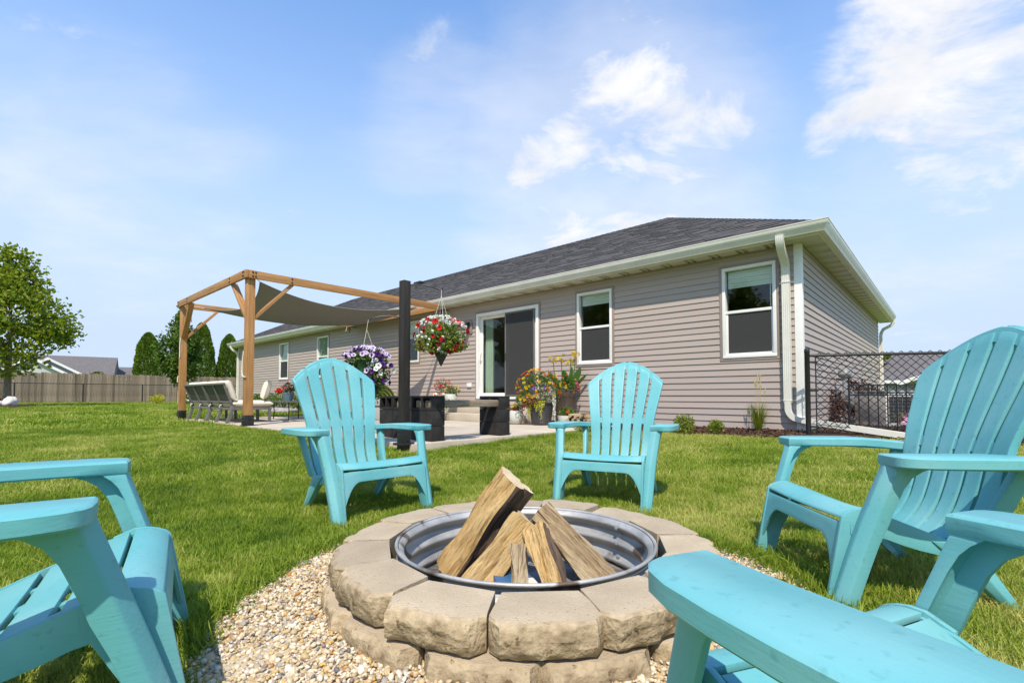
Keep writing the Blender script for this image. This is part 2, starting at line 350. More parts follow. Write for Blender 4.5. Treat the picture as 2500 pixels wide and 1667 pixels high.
pmat('bark_grey', (.14, .115, .085), (.24, .205, .155), scale=10, rough=.95, bump=.8, bscale=30, stretch=(3, 3, .6))
pmat('neighbour_roof', (.105, .095, .093), (.155, .142, .138), scale=6, rough=.95, bump=.4, bscale=30)
pmat('neighbour_wall', (.45, .46, .46), (.50, .51, .51), scale=3, rough=.8)
pmat('rock_pale', (.55, .52, .47), (.72, .70, .66), scale=7, rough=.85, bump=.6, bscale=20)
pmat('rock_grey', (.24, .22, .22), (.38, .35, .34), scale=9, rough=.9, bump=.7, bscale=25)
pmat('unit_beige', (.60, .575, .53), (.66, .63, .58), scale=6, rough=.5)
pmat('meter_grey', (.22, .23, .23), (.30, .31, .30), scale=10, rough=.45, metal=.2)
pmat('can_yellow', (.62, .62, .03), rough=.5)
pmat('red_petal', (.42, .005, .006), (.55, .012, .010), scale=30, rough=.6, spec=.12, trans=.2)
pmat('darkred_petal', (.22, .008, .02), rough=.6, spec=.12, trans=.2)
pmat('pink_petal', (.62, .05, .22), rough=.6, spec=.12, trans=.2)
pmat('violet_petal', (.12, .035, .27), (.28, .14, .46), scale=60, rough=.6, spec=.12, trans=.2)
pmat('pale_petal', (.52, .38, .62), (.70, .62, .74), scale=60, rough=.6, spec=.12, trans=.2)
pmat('deep_petal', (.055, .012, .12), rough=.6, spec=.12, trans=.15)
pmat('white_petal', (.80, .80, .76), rough=.6, spec=.12, trans=.2)
pmat('yellow_petal', (.66, .43, .006), (.74, .54, .012), scale=40, rough=.6, spec=.12, trans=.2)
pmat('orange_petal', (.48, .075, .005), (.60, .14, .008), scale=40, rough=.6, spec=.12, trans=.2)
pmat('lime_trail', (.44, .44, .012), (.56, .56, .03), scale=30, rough=.6, trans=.2)
pmat('silver_trail', (.52, .55, .47), (.66, .68, .60), scale=30, rough=.7)
pmat('sedum_pink', (.48, .19, .30), (.62, .34, .42), scale=40, rough=.8)
leafmat('leaf_mid', (.035, .085, .012), (.085, .165, .022), (.17, .26, .04))
leafmat('leaf_lime', (.09, .15, .012), (.20, .26, .022), (.38, .40, .05))
leafmat('leaf_maple', (.070, .13, .008), (.21, .29, .014), (.42, .43, .03), trans=.48)
leafmat('leaf_linden', (.045, .10, .014), (.10, .18, .022), (.20, .29, .04), trans=.4)
leafmat('leaf_cedar', (.055, .115, .010), (.115, .195, .014), (.19, .27, .028), trans=.25)
leafmat('leaf_dark_red', (.035, .012, .010), (.085, .028, .020), (.16, .075, .03), trans=.25)
leafmat('leaf_yellow', (.22, .26, .015), (.48, .48, .02), (.70, .64, .04), trans=.3)
leafmat('leaf_straw', (.22, .20, .05), (.42, .34, .12), (.58, .47, .22), trans=.2)
leafmat('leaf_coleus', (.20, .07, .03), (.38, .17, .07), (.52, .29, .14), trans=.2)
leafmat('leaf_canna', (.035, .085, .015), (.07, .15, .022), (.13, .22, .035), trans=.3)
leafmat('grass_blade', (.098, .180, .012), (.262, .352, .025), (.55, .52, .15), trans=.42, attr='tint', atype='INSTANCER', spec=.3, rough=.55)
leafmat('mulch_chip', (.030, .017, .011), (.080, .046, .030), (.16, .10, .07), trans=0, atype='INSTANCER', rough=.95, spec=.1)
leafmat('shingle', (.048, .046, .046), (.076, .072, .071), (.108, .103, .100), trans=0, rough=.95, spec=.15)
def pebble_mat():
    m, t, b = principled('pebble'); L = t.links.new
    a = N(t, 'ShaderNodeAttribute', attribute_name='tint', attribute_type='INSTANCER'); cr = N(t, 'ShaderNodeValToRGB'); cr.color_ramp.interpolation = 'CONSTANT'
    cols = [(0, (.56, .47, .31)), (.18, (.50, .37, .185)), (.34, (.62, .54, .39)), (.50, (.44, .34, .20)), (.60, (.38, .29, .18)), (.68, (.54, .35, .12)),
            (.75, (.34, .30, .25)), (.82, (.66, .61, .51)), (.90, (.40, .17, .05)), (.925, (.14, .13, .125)), (.965, (.27, .18, .14))]
    while len(cr.color_ramp.elements) < len(cols): cr.color_ramp.elements.new(.5)
    for e, (p, c) in zip(cr.color_ramp.elements, cols): e.position = p; e.color = (*c, 1)
    tc = N(t, 'ShaderNodeTexCoord'); n = N(t, 'ShaderNodeTexNoise'); n.inputs['Scale'].default_value = 90; L(tc.outputs['Object'], n.inputs[0])
    hs = N(t, 'ShaderNodeHueSaturation'); mr = N(t, 'ShaderNodeMapRange'); L(n.outputs[0], mr.inputs[0]); mr.inputs[3].default_value = .75; mr.inputs[4].default_value = 1.2
    L(a.outputs['Fac'], cr.inputs[0]); L(cr.outputs[0], hs.inputs['Color']); L(mr.outputs[0], hs.inputs['Value']); L(hs.outputs[0], b.inputs['Base Color'])
    b.inputs['Roughness'].default_value = .55; b.inputs['Specular IOR Level'].default_value = .35
pebble_mat()
def glass_mat():
    m, t, b = principled('window_glass'); L = t.links.new; t.nodes.remove(b)
    tr = N(t, 'ShaderNodeBsdfTransparent'); tr.inputs[0].default_value = (.90, .94, .91, 1)
    gl = N(t, 'ShaderNodeBsdfGlossy'); gl.inputs['Roughness'].default_value = .01; fr = N(t, 'ShaderNodeFresnel'); geo = N(t, 'ShaderNodeNewGeometry'); L(mathn(t, 'SUBTRACT', 1.5, mathn(t, 'MULTIPLY', geo.outputs['Backfacing'], .83333)), fr.inputs[0])   # same reflectance on both faces of the pane
    mx = N(t, 'ShaderNodeMixShader'); L(fr.outputs[0], mx.inputs[0]); L(tr.outputs[0], mx.inputs[1]); L(gl.outputs[0], mx.inputs[2])
    L(mx.outputs[0], t.nodes['Material Output'].inputs[0])
    m, t, b = principled('insect_screen'); L = t.links.new                     # fine dark mesh: lets part of the light through
    b.inputs['Base Color'].default_value = (.045, .045, .045, 1); b.inputs['Roughness'].default_value = .8
    tr = N(t, 'ShaderNodeBsdfTransparent'); mx = N(t, 'ShaderNodeMixShader'); mx.inputs[0].default_value = .72
    L(tr.outputs[0], mx.inputs[1]); L(b.outputs[0], mx.inputs[2]); L(mx.outputs[0], t.nodes['Material Output'].inputs[0])
glass_mat()
def chair_mat():
    m, t, b = principled('chair_plastic'); L = t.links.new
    tc0 = N(t, 'ShaderNodeTexCoord'); oi = N(t, 'ShaderNodeObjectInfo'); av = N(t, 'ShaderNodeVectorMath', operation='MULTIPLY_ADD'); L(oi.outputs['Location'], av.inputs[0]); av.inputs[1].default_value = (3.1, 2.3, 5.0); L(tc0.outputs['Object'], av.inputs[2])
    class tc: outputs = {'Object': av.outputs[0]}
    n = N(t, 'ShaderNodeTexNoise'); n.inputs['Scale'].default_value = 3.5; n.inputs['Detail'].default_value = 6; L(tc.outputs['Object'], n.inputs[0])
    mr = N(t, 'ShaderNodeMapRange'); L(n.outputs[0], mr.inputs[0]); mr.inputs[1].default_value = .45; mr.inputs[2].default_value = .75
    mx = N(t, 'ShaderNodeMix', data_type='RGBA'); L(mr.outputs[0], mx.inputs[0]); mx.inputs[6].default_value = (.120, .385, .405, 1); mx.inputs[7].default_value = (.20, .455, .47, 1)
    n4 = N(t, 'ShaderNodeTexNoise'); n4.inputs['Scale'].default_value = 11; n4.inputs['Detail'].default_value = 2; L(tc.outputs['Object'], n4.inputs[0])
    m4 = N(t, 'ShaderNodeMapRange'); L(n4.outputs[0], m4.inputs[0]); m4.inputs[1].default_value = .76; m4.inputs[2].default_value = .82; m4.inputs[4].default_value = .5
    n5 = N(t, 'ShaderNodeTexNoise'); n5.inputs['Scale'].default_value = 60; n5.inputs['Detail'].default_value = 6; L(tc.outputs['Object'], n5.inputs[0])
    m5 = N(t, 'ShaderNodeMapRange'); L(n5.outputs[0], m5.inputs[0]); m5.inputs[1].default_value = .60; m5.inputs[2].default_value = .72; m5.inputs[4].default_value = .35
    mx5 = N(t, 'ShaderNodeMix', data_type='RGBA'); L(m5.outputs[0], mx5.inputs[0]); L(mx.outputs[2], mx5.inputs[6]); mx5.inputs[7].default_value = (.06, .21, .22, 1)
    mx4 = N(t, 'ShaderNodeMix', data_type='RGBA'); L(m4.outputs[0], mx4.inputs[0]); L(mx5.outputs[2], mx4.inputs[6]); mx4.inputs[7].default_value = (.36, .62, .64, 1)
    L(mx4.outputs[2], b.inputs['Base Color'])
    b.inputs['Roughness'].default_value = .46; b.inputs['Specular IOR Level'].default_value = .45
    # moulded wood grain running along the arms
    mp = N(t, 'ShaderNodeMapping'); mp.inputs['Scale'].default_value = (90, 7, 90); L(tc.outputs['Object'], mp.inputs[0])
    g = N(t, 'ShaderNodeTexNoise'); g.inputs['Scale'].default_value = 1.6; g.inputs['Detail'].default_value = 3; L(mp.outputs[0], g.inputs[0])
    mp2 = N(t, 'ShaderNodeMapping'); mp2.inputs['Scale'].default_value = (1, 1, 1); L(tc.outputs['Object'], mp2.inputs[0])
    g2 = N(t, 'ShaderNodeTexNoise'); g2.inputs['Scale'].default_value = 320; L(mp2.outputs[0], g2.inputs[0])
    bp = N(t, 'ShaderNodeBump'); bp.inputs['Strength'].default_value = .12; bp.inputs['Distance'].default_value = .005
    L(mathn(t, 'ADD', g.outputs[0], mathn(t, 'MULTIPLY', g2.outputs[0], .35)), bp.inputs['Height']); L(bp.outputs[0], b.inputs['Normal'])
chair_mat()

# ------------------------------------------------------------------ the setting
def struct(o): return tag(o, kind='structure')
def sheet(name, xs, ys, hf, mat, frame=None):
    X, Y = np.meshgrid(xs, ys); P = []
    for x, y in zip(X.ravel(), Y.ravel()):
        p = frame(x, y) if frame else (x, y, 0); P.append((p[0], p[1], hf(p[0], p[1], x, y)))
    n = len(xs); fs = [(j*n+i, j*n+i+1, (j+1)*n+i+1, (j+1)*n+i) for j in range(len(ys)-1) for i in range(n-1)]
    me = bpy.data.meshes.new(name); me.from_pydata(P, [], fs); me.materials.append(MATS[mat]); me.shade_smooth()
    return struct(link(name, me))
ax = np.concatenate([-np.geomspace(600, 7, 26), np.linspace(-6.8, 6.8, 69), np.geomspace(7, 600, 26)])
sheet('lawn', ax, ax+2, lambda X, Y, x, y: float(ground(X, Y)), 'lawn_soil')

# gravel ring round the fire pit
GR = lambda a: .955 + .045*math.sin(2*a+.6) + .03*math.sin(5*a+1.2)
def GZ(r): return .012 + .042*(1-float(sstep((r-.68)/.26)))        # gravel banked up against the blocks
def gravel_sheet():
    m = MB(); n = 72; rings = []
    for r in (0.0, .3, .45, .6, .7, .78, .86, .93, 1.0):
        rings.append([(PIT[0]+math.cos(2*math.pi*k/n)*r*GR(2*math.pi*k/n), PIT[1]+math.sin(2*math.pi*k/n)*r*GR(2*math.pi*k/n), .012 if r < .5 else GZ(r) if r < .97 else .002) for k in range(n)])
    m.loft(rings, caps=False); return struct(m.build('gravel_bed', 'gravel_bed', smooth=True))
gravel_sheet()

# concrete patio in slabs with open joints
patio = thing('patio', None, None, H(-7, -2.4, 0), HANG); patio['kind'] = 'structure'
xs_ = [-11.5, -9.3, -7.1, -4.95, -2.8]; ys_ = [-4.75, -2.4, -.03]
for i in range(4):
    for j in range(2):
        m = MB(); m.box((xs_[i]+.004+7, ys_[j]+.004+2.4, .02), (xs_[i+1]-.004+7, ys_[j+1]-.004+2.4, ZH)); m.build('patio_slab', 'concrete', patio, bevel=.006)
m = MB(); m.box((-11.49+7, -4.74+2.4, .0), (-2.81+7, -.04+2.4, ZH-.02)); m.build('slab_bed', 'concrete', patio)

def steps():
    t = thing('concrete_steps', 'two pale concrete steps in front of the sliding door', 'steps', H(-5.8, 0, ZH), HANG)
    for nm, x0, x1, y0, z0, z1 in (('lower_step', -1.75, 1.15, -1.03, .0, .16), ('upper_step', -1.75, 1.15, -.62, .16, .32)):
        m = MB(); m.box((x0, y0, z0+.001), (x1, -.03, z1)); m.build(nm, 'concrete', t, bevel=.012)
steps()

# mulch bed along the wall and round the house corner
def mulch_h(X, Y, x, y):
    return float(ground(X, Y)) + .012 + .05*float(sstep((y+1.0)/.9)) + .012*mnoise.noise(Vector((x*3, y*3, 1)))
def bed_front(x): return -1.02 - .25*float(sstep((-x-1.4)/1.2))
def mulch():
    P = []; fs = []; xs = np.linspace(-2.78, 0.9, 50); n = 14
    for x in xs:
        y0 = bed_front(x) if x < .1 else -.35
        for k in range(n):
            y = y0 + (.06-y0)*k/(n-1); w = H(x, y); P.append((w[0], w[1], mulch_h(w[0], w[1], x, y) - (.03 if k == 0 else 0)))
    for i in range(len(xs)-1):
        for k in range(n-1): fs.append((i*n+k, (i+1)*n+k, (i+1)*n+k+1, i*n+k+1))
    me = bpy.data.meshes.new('mulch_bed'); me.from_pydata(P, [], fs); me.materials.append(MATS['mulch_soil']); me.shade_smooth(); struct(link('mulch_bed', me))
mulch()
sheet('side_mulch_bed', np.linspace(.05, 4.2, 26), np.linspace(.0, 6.5, 30), lambda X, Y, x, y: float(ground(X, Y))+.03+.02*mnoise.noise(Vector((x*2, y*2, 3))), 'mulch_soil', lambda x, y: H(x, y))
MAPLE = (-20.9, 20.0)
def maple_bed():
    m = MB(); n = 40; rs = (0, .5, 1.0, 1.5, 1.75); zs = (.10, .09, .06, .03, -.01)
    z0 = float(ground(*MAPLE))
    m.loft([[(MAPLE[0]+.4+r*math.cos(2*math.pi*k/n)*(1+.08*math.sin(3*k)), MAPLE[1]-.6+r*math.sin(2*math.pi*k/n), z0+z) for k in range(n)] for r, z in zip(rs, zs)], caps=False)
    struct(m.build('maple_mulch_bed', 'mulch_soil', smooth=True))
maple_bed()
# ------------------------------------------------------------------ the house
HL, HD = 22.55, 10.1                      # length of the garden front and depth
SOF = 2.915                               # soffit level
house = thing('ranch_house', 'long single storey house with taupe lap siding and dark hip roof', 'house', H(0, 0, 0), HANG)
WIN = {'A': (-1.09, -.313, 1.29, 2.72), 'B': (-3.877, -3.093, 1.31, 2.72), 'C': (-9.92, -9.005, 1.62, 2.745), 'D': (-14.86, -14.03, 1.34, 2.76), 'E': (-18.04, -17.2, 1.34, 2.76)}
DOOR = (-6.763, -4.857, .63, 2.645)
OPEN = [(a, b, c, d) for a, b, c, d in WIN.values()] + [DOOR]
# structural wall with openings (columns between the openings, and pieces above and below them)
def core_wall():
    m = MB(); xs = sorted({-HL, 0.0} | {v for o in OPEN for v in o[:2]})
    for a, b in zip(xs[:-1], xs[1:]):
        op = [o for o in OPEN if o[0] <= a+1e-6 and o[1] >= b-1e-6]
        if not op: m.box((a, 0, .05), (b, .14, SOF+.1))
        else:
            o = op[0]; m.box((a, 0, .05), (b, .14, o[2])); m.box((a, 0, o[3]), (b, .14, SOF+.1))
    return m.build('front_wall', 'wall_core', house)
front = core_wall()
m = MB(); m.box((-.14, .141, .05), (0, HD, SOF+.1)); side = m.build('side_wall', 'wall_core', house)
m = MB(); m.box((-HL, .141, .05), (-HL+.14, HD, SOF+.1)); m.build('far_side_wall', 'siding', house)
m = MB(); m.box((-HL+.141, HD-.14, .05), (-.141, HD, SOF+.1)); m.build('rear_wall', 'siding', house)
m = MB(); m.box((-HL+.15, .15, .55), (-.15, HD-.15, .60)); m.box((-HL+.15, 3.6, .60), (-.15, 3.7, SOF)); 
for x in (-2.3, -4.4, -8.0, -12, -16.2): m.box((x, .15, .60), (x+.1, 3.6, SOF))
m.build('interior_room', 'interior', house)
m = MB(); m.box((-HL+.15, .15, SOF+.02), (-.15, HD-.15, SOF+.06)); m.build('interior_ceiling', 'interior', house)
# lap siding: one object for each board
EXP = .1016
_bm = {}
def board(parent, length, x, z, onside=False, h0=0.0, h1=EXP):
    key = (round(length, 3), round(h0, 3), round(h1, 3)); full = h1 >= EXP-1e-6
    if key not in _bm:
        mm = MB(); oy = lambda h: -.020+.014*h/EXP; he = EXP+.010 if full else h1; sec = [(oy(h0)+.003, h0), (oy(h0), h0+.003), (oy(he) if full else oy(h1), he), (.004, he), (.004, h0)]
        mm.loft([[(xx, a, b) for a, b in sec] for xx in (0, length)]); _bm[key] = mm.mesh('siding_board', 'siding')
    if onside: return link('siding_board', _bm[key], parent, (.003, x, z), (0, 0, R(90)))
    return link('siding_board', _bm[key], parent, (x, -.003-.0025*random.random(), z), (0, 0, 0))
NC = 27
for i in range(NC):
    z = ZH + .035 + i*EXP; top = z+EXP
    if z > SOF-.02: break
    blocked = sorted((o[0]-.045, o[1]+.045) for o in OPEN if o[2]-.045 < top and o[3]+.045 > z)
    for o in OPEN:                                                  # boards notched above and below an opening
        lo, hi = o[2]-.045, o[3]+.045
        if z < lo < top and lo-z > .008: board(front, o[1]-o[0]+.09, o[0]-.045, z, False, 0, lo-z)
        if z < hi < top and top-hi > .008: board(front, o[1]-o[0]+.09, o[0]-.045, z, False, hi-z, EXP)
    segs = []; a = -HL+.02
    for b0, b1 in blocked:
        if b0 > a: segs.append((a, b0))
        a = max(a, b1)
    segs.append((a, -.075))
    off = ((i*1.31) % 3.6)
    joints = [-HL + off + 5.4*k for k in range(5)]
    for s0, s1 in segs:
        cuts = [s0] + [j for j in joints if s0+.4 < j < s1-.4] + [s1]
        for a0, a1 in zip(cuts[:-1], cuts[1:]):
            if a1-a0 > .03: board(front, a1-a0-.001, a0, z)
    cuts = [.075] + [j for j in (2.0 + off*.9, 2.0 + off*.9 + 3.66) if j < HD-.5] + [HD-.08]
    for a0, a1 in zip(cuts[:-1], cuts[1:]): board(side, a1-a0-.001, a0, z, True)
# corner trim
def corner_trim(x, y, sx):
    m = MB(); w = .078; poly = [(x+sx*.024, y-.024), (x+sx*.024, y+w), (x+sx*.002, y+w), (x+sx*.002, y-.002), (x-sx*w, y-.002), (x-sx*w, y-.024)]
    m.loft([[(p[0], p[1], z) for p in poly] for z in (ZH-.02, SOF-.001)]); m.build('corner_trim', 'white_vinyl', house, bevel=.003)
corner_trim(0, 0, 1); corner_trim(-HL, 0, -1)
# windows
def window(k, blind, split=True, curtain=False):
    x0, x1, z0, z1 = WIN[k]; w = x1-x0; h = z1-z0; t = MB(); F_ = .048
    # outer siding-coloured surround
    s = .045; t.box((x0-s, -.030, z0-s), (x1+s, -.004, z0)); t.box((x0-s, -.030, z1), (x1+s, -.004, z1+s)); t.box((x0-s, -.030, z0), (x0, -.004, z1)); t.box((x1, -.030, z0), (x1+s, -.004, z1))
    win = t.build('window', 'siding_trim', house, bevel=.003)
    f = MB(); a = -.040; b = .09
    f.box((x0, a, z0), (x1, b, z0+F_)); f.box((x0, a, z1-F_), (x1, b, z1)); f.box((x0, a, z0+F_), (x0+F_, b, z1-F_)); f.box((x1-F_, a, z0+F_), (x1, b, z1-F_))
    f.build('frame', 'white_vinyl', win, bevel=.004)
    zm = (z0+z1)/2 + .01
    gx0, gx1 = x0+F_, x1-F_
    if split:
        g = MB(); g.box((gx0, -.012, zm-.022), (gx1, .05, zm+.022)); g.build('meeting_rail', 'white_vinyl', win, bevel=.003)
        g = MB(); q = .03; y0, y1 = .0, .03
        g.box((gx0, y0, z0+F_), (gx1, y1, z0+F_+q)); g.box((gx0, y0, z0+F_+q), (gx0+q, y1, zm-.022)); g.box((gx1-q, y0, z0+F_+q), (gx1, y1, zm-.022)); g.build('lower_sash', 'white_vinyl', win, bevel=.002)
        g = MB(); g.box((gx0, .022, z0+F_), (gx1, .026, zm)); g.build('pane', 'window_glass', win)
        g = MB(); g.box((gx0, .040, zm), (gx1, .044, z1-F_)); g.build('pane', 'window_glass', win)
        g = MB(); g.box((gx0+.005, .004, z0+F_+.012), (gx1-.005, .006, zm-.022)); g.build('insect_screen', 'insect_screen', win)
    else:
        g = MB(); g.box((gx0, .022, z0+F_), (gx1, .026, z1-F_)); g.build('pane', 'window_glass', win)
    if blind:
        g = MB(); n = 7; zb = z1-F_-blind
        for i in range(n): g.box((gx0+.02, .055+.004*(i % 2), zb+i*blind/n), (gx1-.02, .066+.006*(i % 2), zb+(i+1)*blind/n-.004))
        g.build('blind', 'blind_cloth', win)
    if curtain:
        g = MB(); nn = 26; pts = [(gx0-.05+(gx1-gx0+.1)*i/nn*curtain, .085+.02*math.sin(i*1.3)) for i in range(nn+1)]
        g.loft([[(p[0], p[1], z) for p in pts]+[(p[0], p[1]+.004, z) for p in reversed(pts)] for z in (z0-.1, z1+.05)]); g.build('curtain', 'curtain_cloth', win, smooth=True)
    return win
wa = window('A', .27); wb = window('B', .20); window('C', .42, False); window('D', .0, True, .62); window('E', .0, True, .9)
m = MB(); m.tube([(-.41, .062, 2.40), (-.412, .062, 2.06)], .007, 6); m.build('blind_wand', 'blind_cloth', wa)
# sliding door
def slider():
    x0, x1, z0, z1 = DOOR; s = .04; t = MB()
    t.box((x0-s, -.030, z1), (x1+s, -.004, z1+s)); t.box((x0-s, -.030, z0), (x0, -.004, z1)); t.box((x1, -.030, z0), (x1+s, -.004, z1))
    d = t.build('sliding_door', 'siding_trim', house, bevel=.003)
    F_ = .07; f = MB(); a, b = -.045, .11
    f.box((x0, a, z0), (x1, b, z0+.05)); f.box((x0, a, z1-F_), (x1, b, z1)); f.box((x0, a, z0+.05), (x0+F_, b, z1-F_)); f.box((x1-F_, a, z0+.05), (x1, b, z1-F_))
    f.build('frame', 'white_vinyl', d, bevel=.004)
    xm = (x0+x1)/2 + .02
    # left leaf (slides), set back; right leaf behind the screen
    def leaf(nm, a0, a1, y, st):
        g = MB(); g.box((a0, y, z0+.05), (a0+st, y+.035, z1-F_)); g.box((a1-st, y, z0+.05), (a1, y+.035, z1-F_)); g.box((a0+st, y, z0+.05), (a1-st, y+.035, z0+.05+st*1.3)); g.box((a0+st, y, z1-F_-st), (a1-st, y+.035, z1-F_))
        o = g.build(nm, 'white_vinyl', d, bevel=.003)
        p = MB(); p.box((a0+st, y+.012, z0+.05+st*1.3), (a1-st, y+.018, z1-F_-st)); p.build('pane', 'window_glass', o); return o
    lf = leaf('door_leaf', x0+F_, xm+.03, .045, .07); leaf('door_leaf', xm-.02, x1-F_, .001, .065)
    h = MB(); h.tube([(x0+F_+.035, .040, 1.52), (x0+F_+.035, -.01, 1.55), (x0+F_+.035, -.012, 1.70), (x0+F_+.035, .040, 1.73)], .011, 8); h.build('handle', 'white_vinyl', lf, smooth=True)
    g = MB(); st = .035; a0, a1, y = xm-.05, x1-F_-.05, -.030
    g.box((a0, y, z0+.06), (a0+st, y+.02, z1-F_)); g.box((a1-st, y, z0+.06), (a1, y+.02, z1-F_)); g.box((a0+st, y, z0+.06), (a1-st, y+.02, z0+.06+st)); g.box((a0+st, y, z1-F_-st), (a1-st, y+.02, z1-F_))
    sf = g.build('screen_door', 'furniture_metal', d, bevel=.002)
    g = MB(); g.box((a0+st, y+.009, z0+.06+st), (a1-st, y+.011, z1-F_-st)); g.build('insect_screen', 'insect_screen', sf)
    g = MB(); g.box((a0+.004, y-.022, 1.50), (a0+.030, y-.001, 1.66)); g.build('screen_handle', 'plastic_black', sf, bevel=.006)
    g = MB(); nn = 24; pts = [(x0+F_+.06+.28*i/nn, .15+.03*math.sin(i*1.25)) for i in range(nn+1)]
    g.loft([[(p[0], p[1], z) for p in pts]+[(p[0], p[1]+.005, z) for p in reversed(pts)] for z in (.63, 2.6)]); g.build('curtain', 'curtain_cloth', d, smooth=True)
slider()
# roof
EZ, RZ, RY = 3.07, 5.175, 3.63
def roof():
    xe0, xe1, y0, y1 = -HL-.30, .30, -.30, HD+.30
    A, B, Cc, D = (xe0, y0, EZ), (xe1, y0, EZ), (xe1, y1, EZ), (xe0, y1, EZ); P, Q = (-RY, RY, RZ), (-HL+RY, RY, RZ)
    m = MB(); m.add([A, B, Cc, D, P, Q], [(0, 1, 4, 5), (1, 2, 4), (2, 3, 5, 4), (3, 0, 5), (0, 3, 2, 1)])
    r = m.build('roof', 'roof_felt', house)
    s = MB(); rr = random.Random(3)
    def slope(O, Adir, Udir, Nn, length, xr):
        O, Adir, Udir, Nn = Vector(O), Vector(Adir), Vector(Udir), Vector(Nn); e = .143; k = 0
        while k*e < length-.02:
            a, b = xr(k*e); a2, b2 = xr(min((k+1)*e+.02, length)); x = a - rr.random()*.25; sh = rr.random()
            while x < b:
                w = rr.choice((.13, .17, .21, .26, .31)); q0, q1 = max(x, a), min(x+w, b); x += w
                if q1-q0 < .01: continue
                th = rr.choice((.006, .012, .017)); lo, hi = O+Udir*(k*e-.012), O+Udir*min((k+1)*e+.012, length)
                c0, c1 = max(q0, a2), min(q1, b2)
                if c1 < c0: c0 = c1 = (c0+c1)/2
                tt = min(1, max(0, .30+.35*rr.random()+(.12 if sh > .7 else 0)+(.2 if th > .015 else 0)))
                s.add([lo+Adir*q0+Nn*th, lo+Adir*q1+Nn*th, hi+Adir*c1+Nn*.003, hi+Adir*c0+Nn*.003, lo+Adir*q0-Nn*.004, lo+Adir*q1-Nn*.004], [(0, 1, 2, 3), (4, 5, 1, 0), (4, 0, 3), (5, 2, 1)], tt)
            k += 1
    run = RY+.30; rise = RZ-EZ; Ls = math.hypot(run, rise); cy, cz = run/Ls, rise/Ls
    slope((0, -.32, EZ+.006), (1, 0, 0), (0, cy, cz), (0, -cz, cy), Ls-.03, lambda q: (xe0+q*cy*.98, xe1-q*cy*.98))
    n2 = (cz, 0, cy)
    slope((.32, 0, EZ+.006), (0, 1, 0), (-cy, 0, cz), n2, Ls-.03, lambda q: (y0+q*cy, y1-(y1-RY)*(q/Ls)))
    o = s.build('shingle_courses', 'shingle', r, tint=True); o['kind'] = 'stuff'
    # hip and ridge caps, lapped pieces
    def caps(p, q, n1, n2_):
        p, q = Vector(p), Vector(q); d = (q-p).normalized(); L_ = (q-p).length; k = 0; a, b = Vector(n1), Vector(n2_)
        cm = MB(); up = (Vector((0, 0, 1)) - d*d.z).normalized()
        l, rr_ = a*.13, b*.13
        cm.add([up*.022, l+up*.010, l-up*.004, up*.008, rr_+up*.010, rr_-up*.004, d*.24+up*.010, d*.24+l+up*.0, d*.24+rr_+up*.0], [(0, 6, 7, 1), (0, 4, 8, 6), (1, 2, 3, 0), (0, 3, 5, 4)])
        me = cm.mesh('ridge_cap', 'ridge_shingle')
        while k*.17 < L_-.05: link('ridge_cap', me, r, p + d*(k*.17) + up*.012); k += 1
    dn1 = Vector((0, -cy, -cz)); dn2 = Vector((cy, 0, -cz)); dn3 = Vector((0, .9, -.28)).normalized(); dn4 = Vector((-cy, 0, -cz))
    caps(B, P, dn1, dn2); caps(A, Q, dn1, dn4); caps(P, Q, dn1, dn3)
    m = MB(); c0 = Vector((-13.1, RY-.55, RZ-.30)); m.box(c0-Vector((.20, .16, .0)), c0+Vector((.20, .16, .10))); m.build('roof_vent', 'plastic_black', r, bevel=.01)
roof()
# fascia, gutters, soffit
m = MB(); m.box((-HL-.30, -.30, SOF-.004), (.30, -.282, EZ-.003)); m.build('fascia', 'white_metal', house)
m = MB(); m.box((.282, -.281, SOF-.004), (.30, HD+.30, EZ-.003)); m.build('fascia', 'white_metal', house)
GSEC = [(0, .155), (.004, .155), (.004, .012), (.055, .012), (.060, .03), (.075, .06), (.105, .10), (.112, .155), (.122, .155), (.122, .142), (.116, .136), (.113, .10), (.083, .056), (.068, .024), (.062, .004), (0, .004)]
g = MB(); zg = EZ-.140
g.loft([[(-HL-.30, -.301-q[0], zg+q[1]) for q in GSEC], [(.301+q[0], -.301-q[0], zg+q[1]) for q in GSEC], [(.301+q[0], HD+.30, zg+q[1]) for q in GSEC]])
gut = g.build('gutter', 'white_metal', house, smooth=True, angle=30)
def soffit_panel_mesh(w):
    mm = MB(); prof = []
    prof = [(0, 0), (.235, 0), (.243, .030), (.285, .030), (.293, .003), (.325, .003), (.333, .030), (.375, .030), (.386, 0), (w, 0)]; top = [(w, .04), (0, .04)]
    mm.loft([[(p[0], y, p[1]) for p in prof+top] for y in (0, .268)]); return mm.mesh('soffit_panel', 'soffit_vinyl')
sp = soffit_panel_mesh(.4)
for k in range(56): link('soffit_panel', sp, house, (-HL-.28+.403*k, -.281, SOF))
for k in range(26): link('soffit_panel', sp, house, (.281, -.02+.403*k, SOF+.0005), (0, 0, R(90)))
m = MB(); m.box((-HL-.28+.403*56, -.281, SOF+.0005), (.281, -.0215, SOF+.03)); m.build('soffit_corner', 'soffit_vinyl', house)
m = MB(); m.box((-HL-.02, -.021, SOF-.028), (.02, -.0195, SOF-.001)); m.box((.0195, .08, SOF-.028), (.021, HD, SOF-.001)); m.build('frieze_trim', 'siding_trim', house)
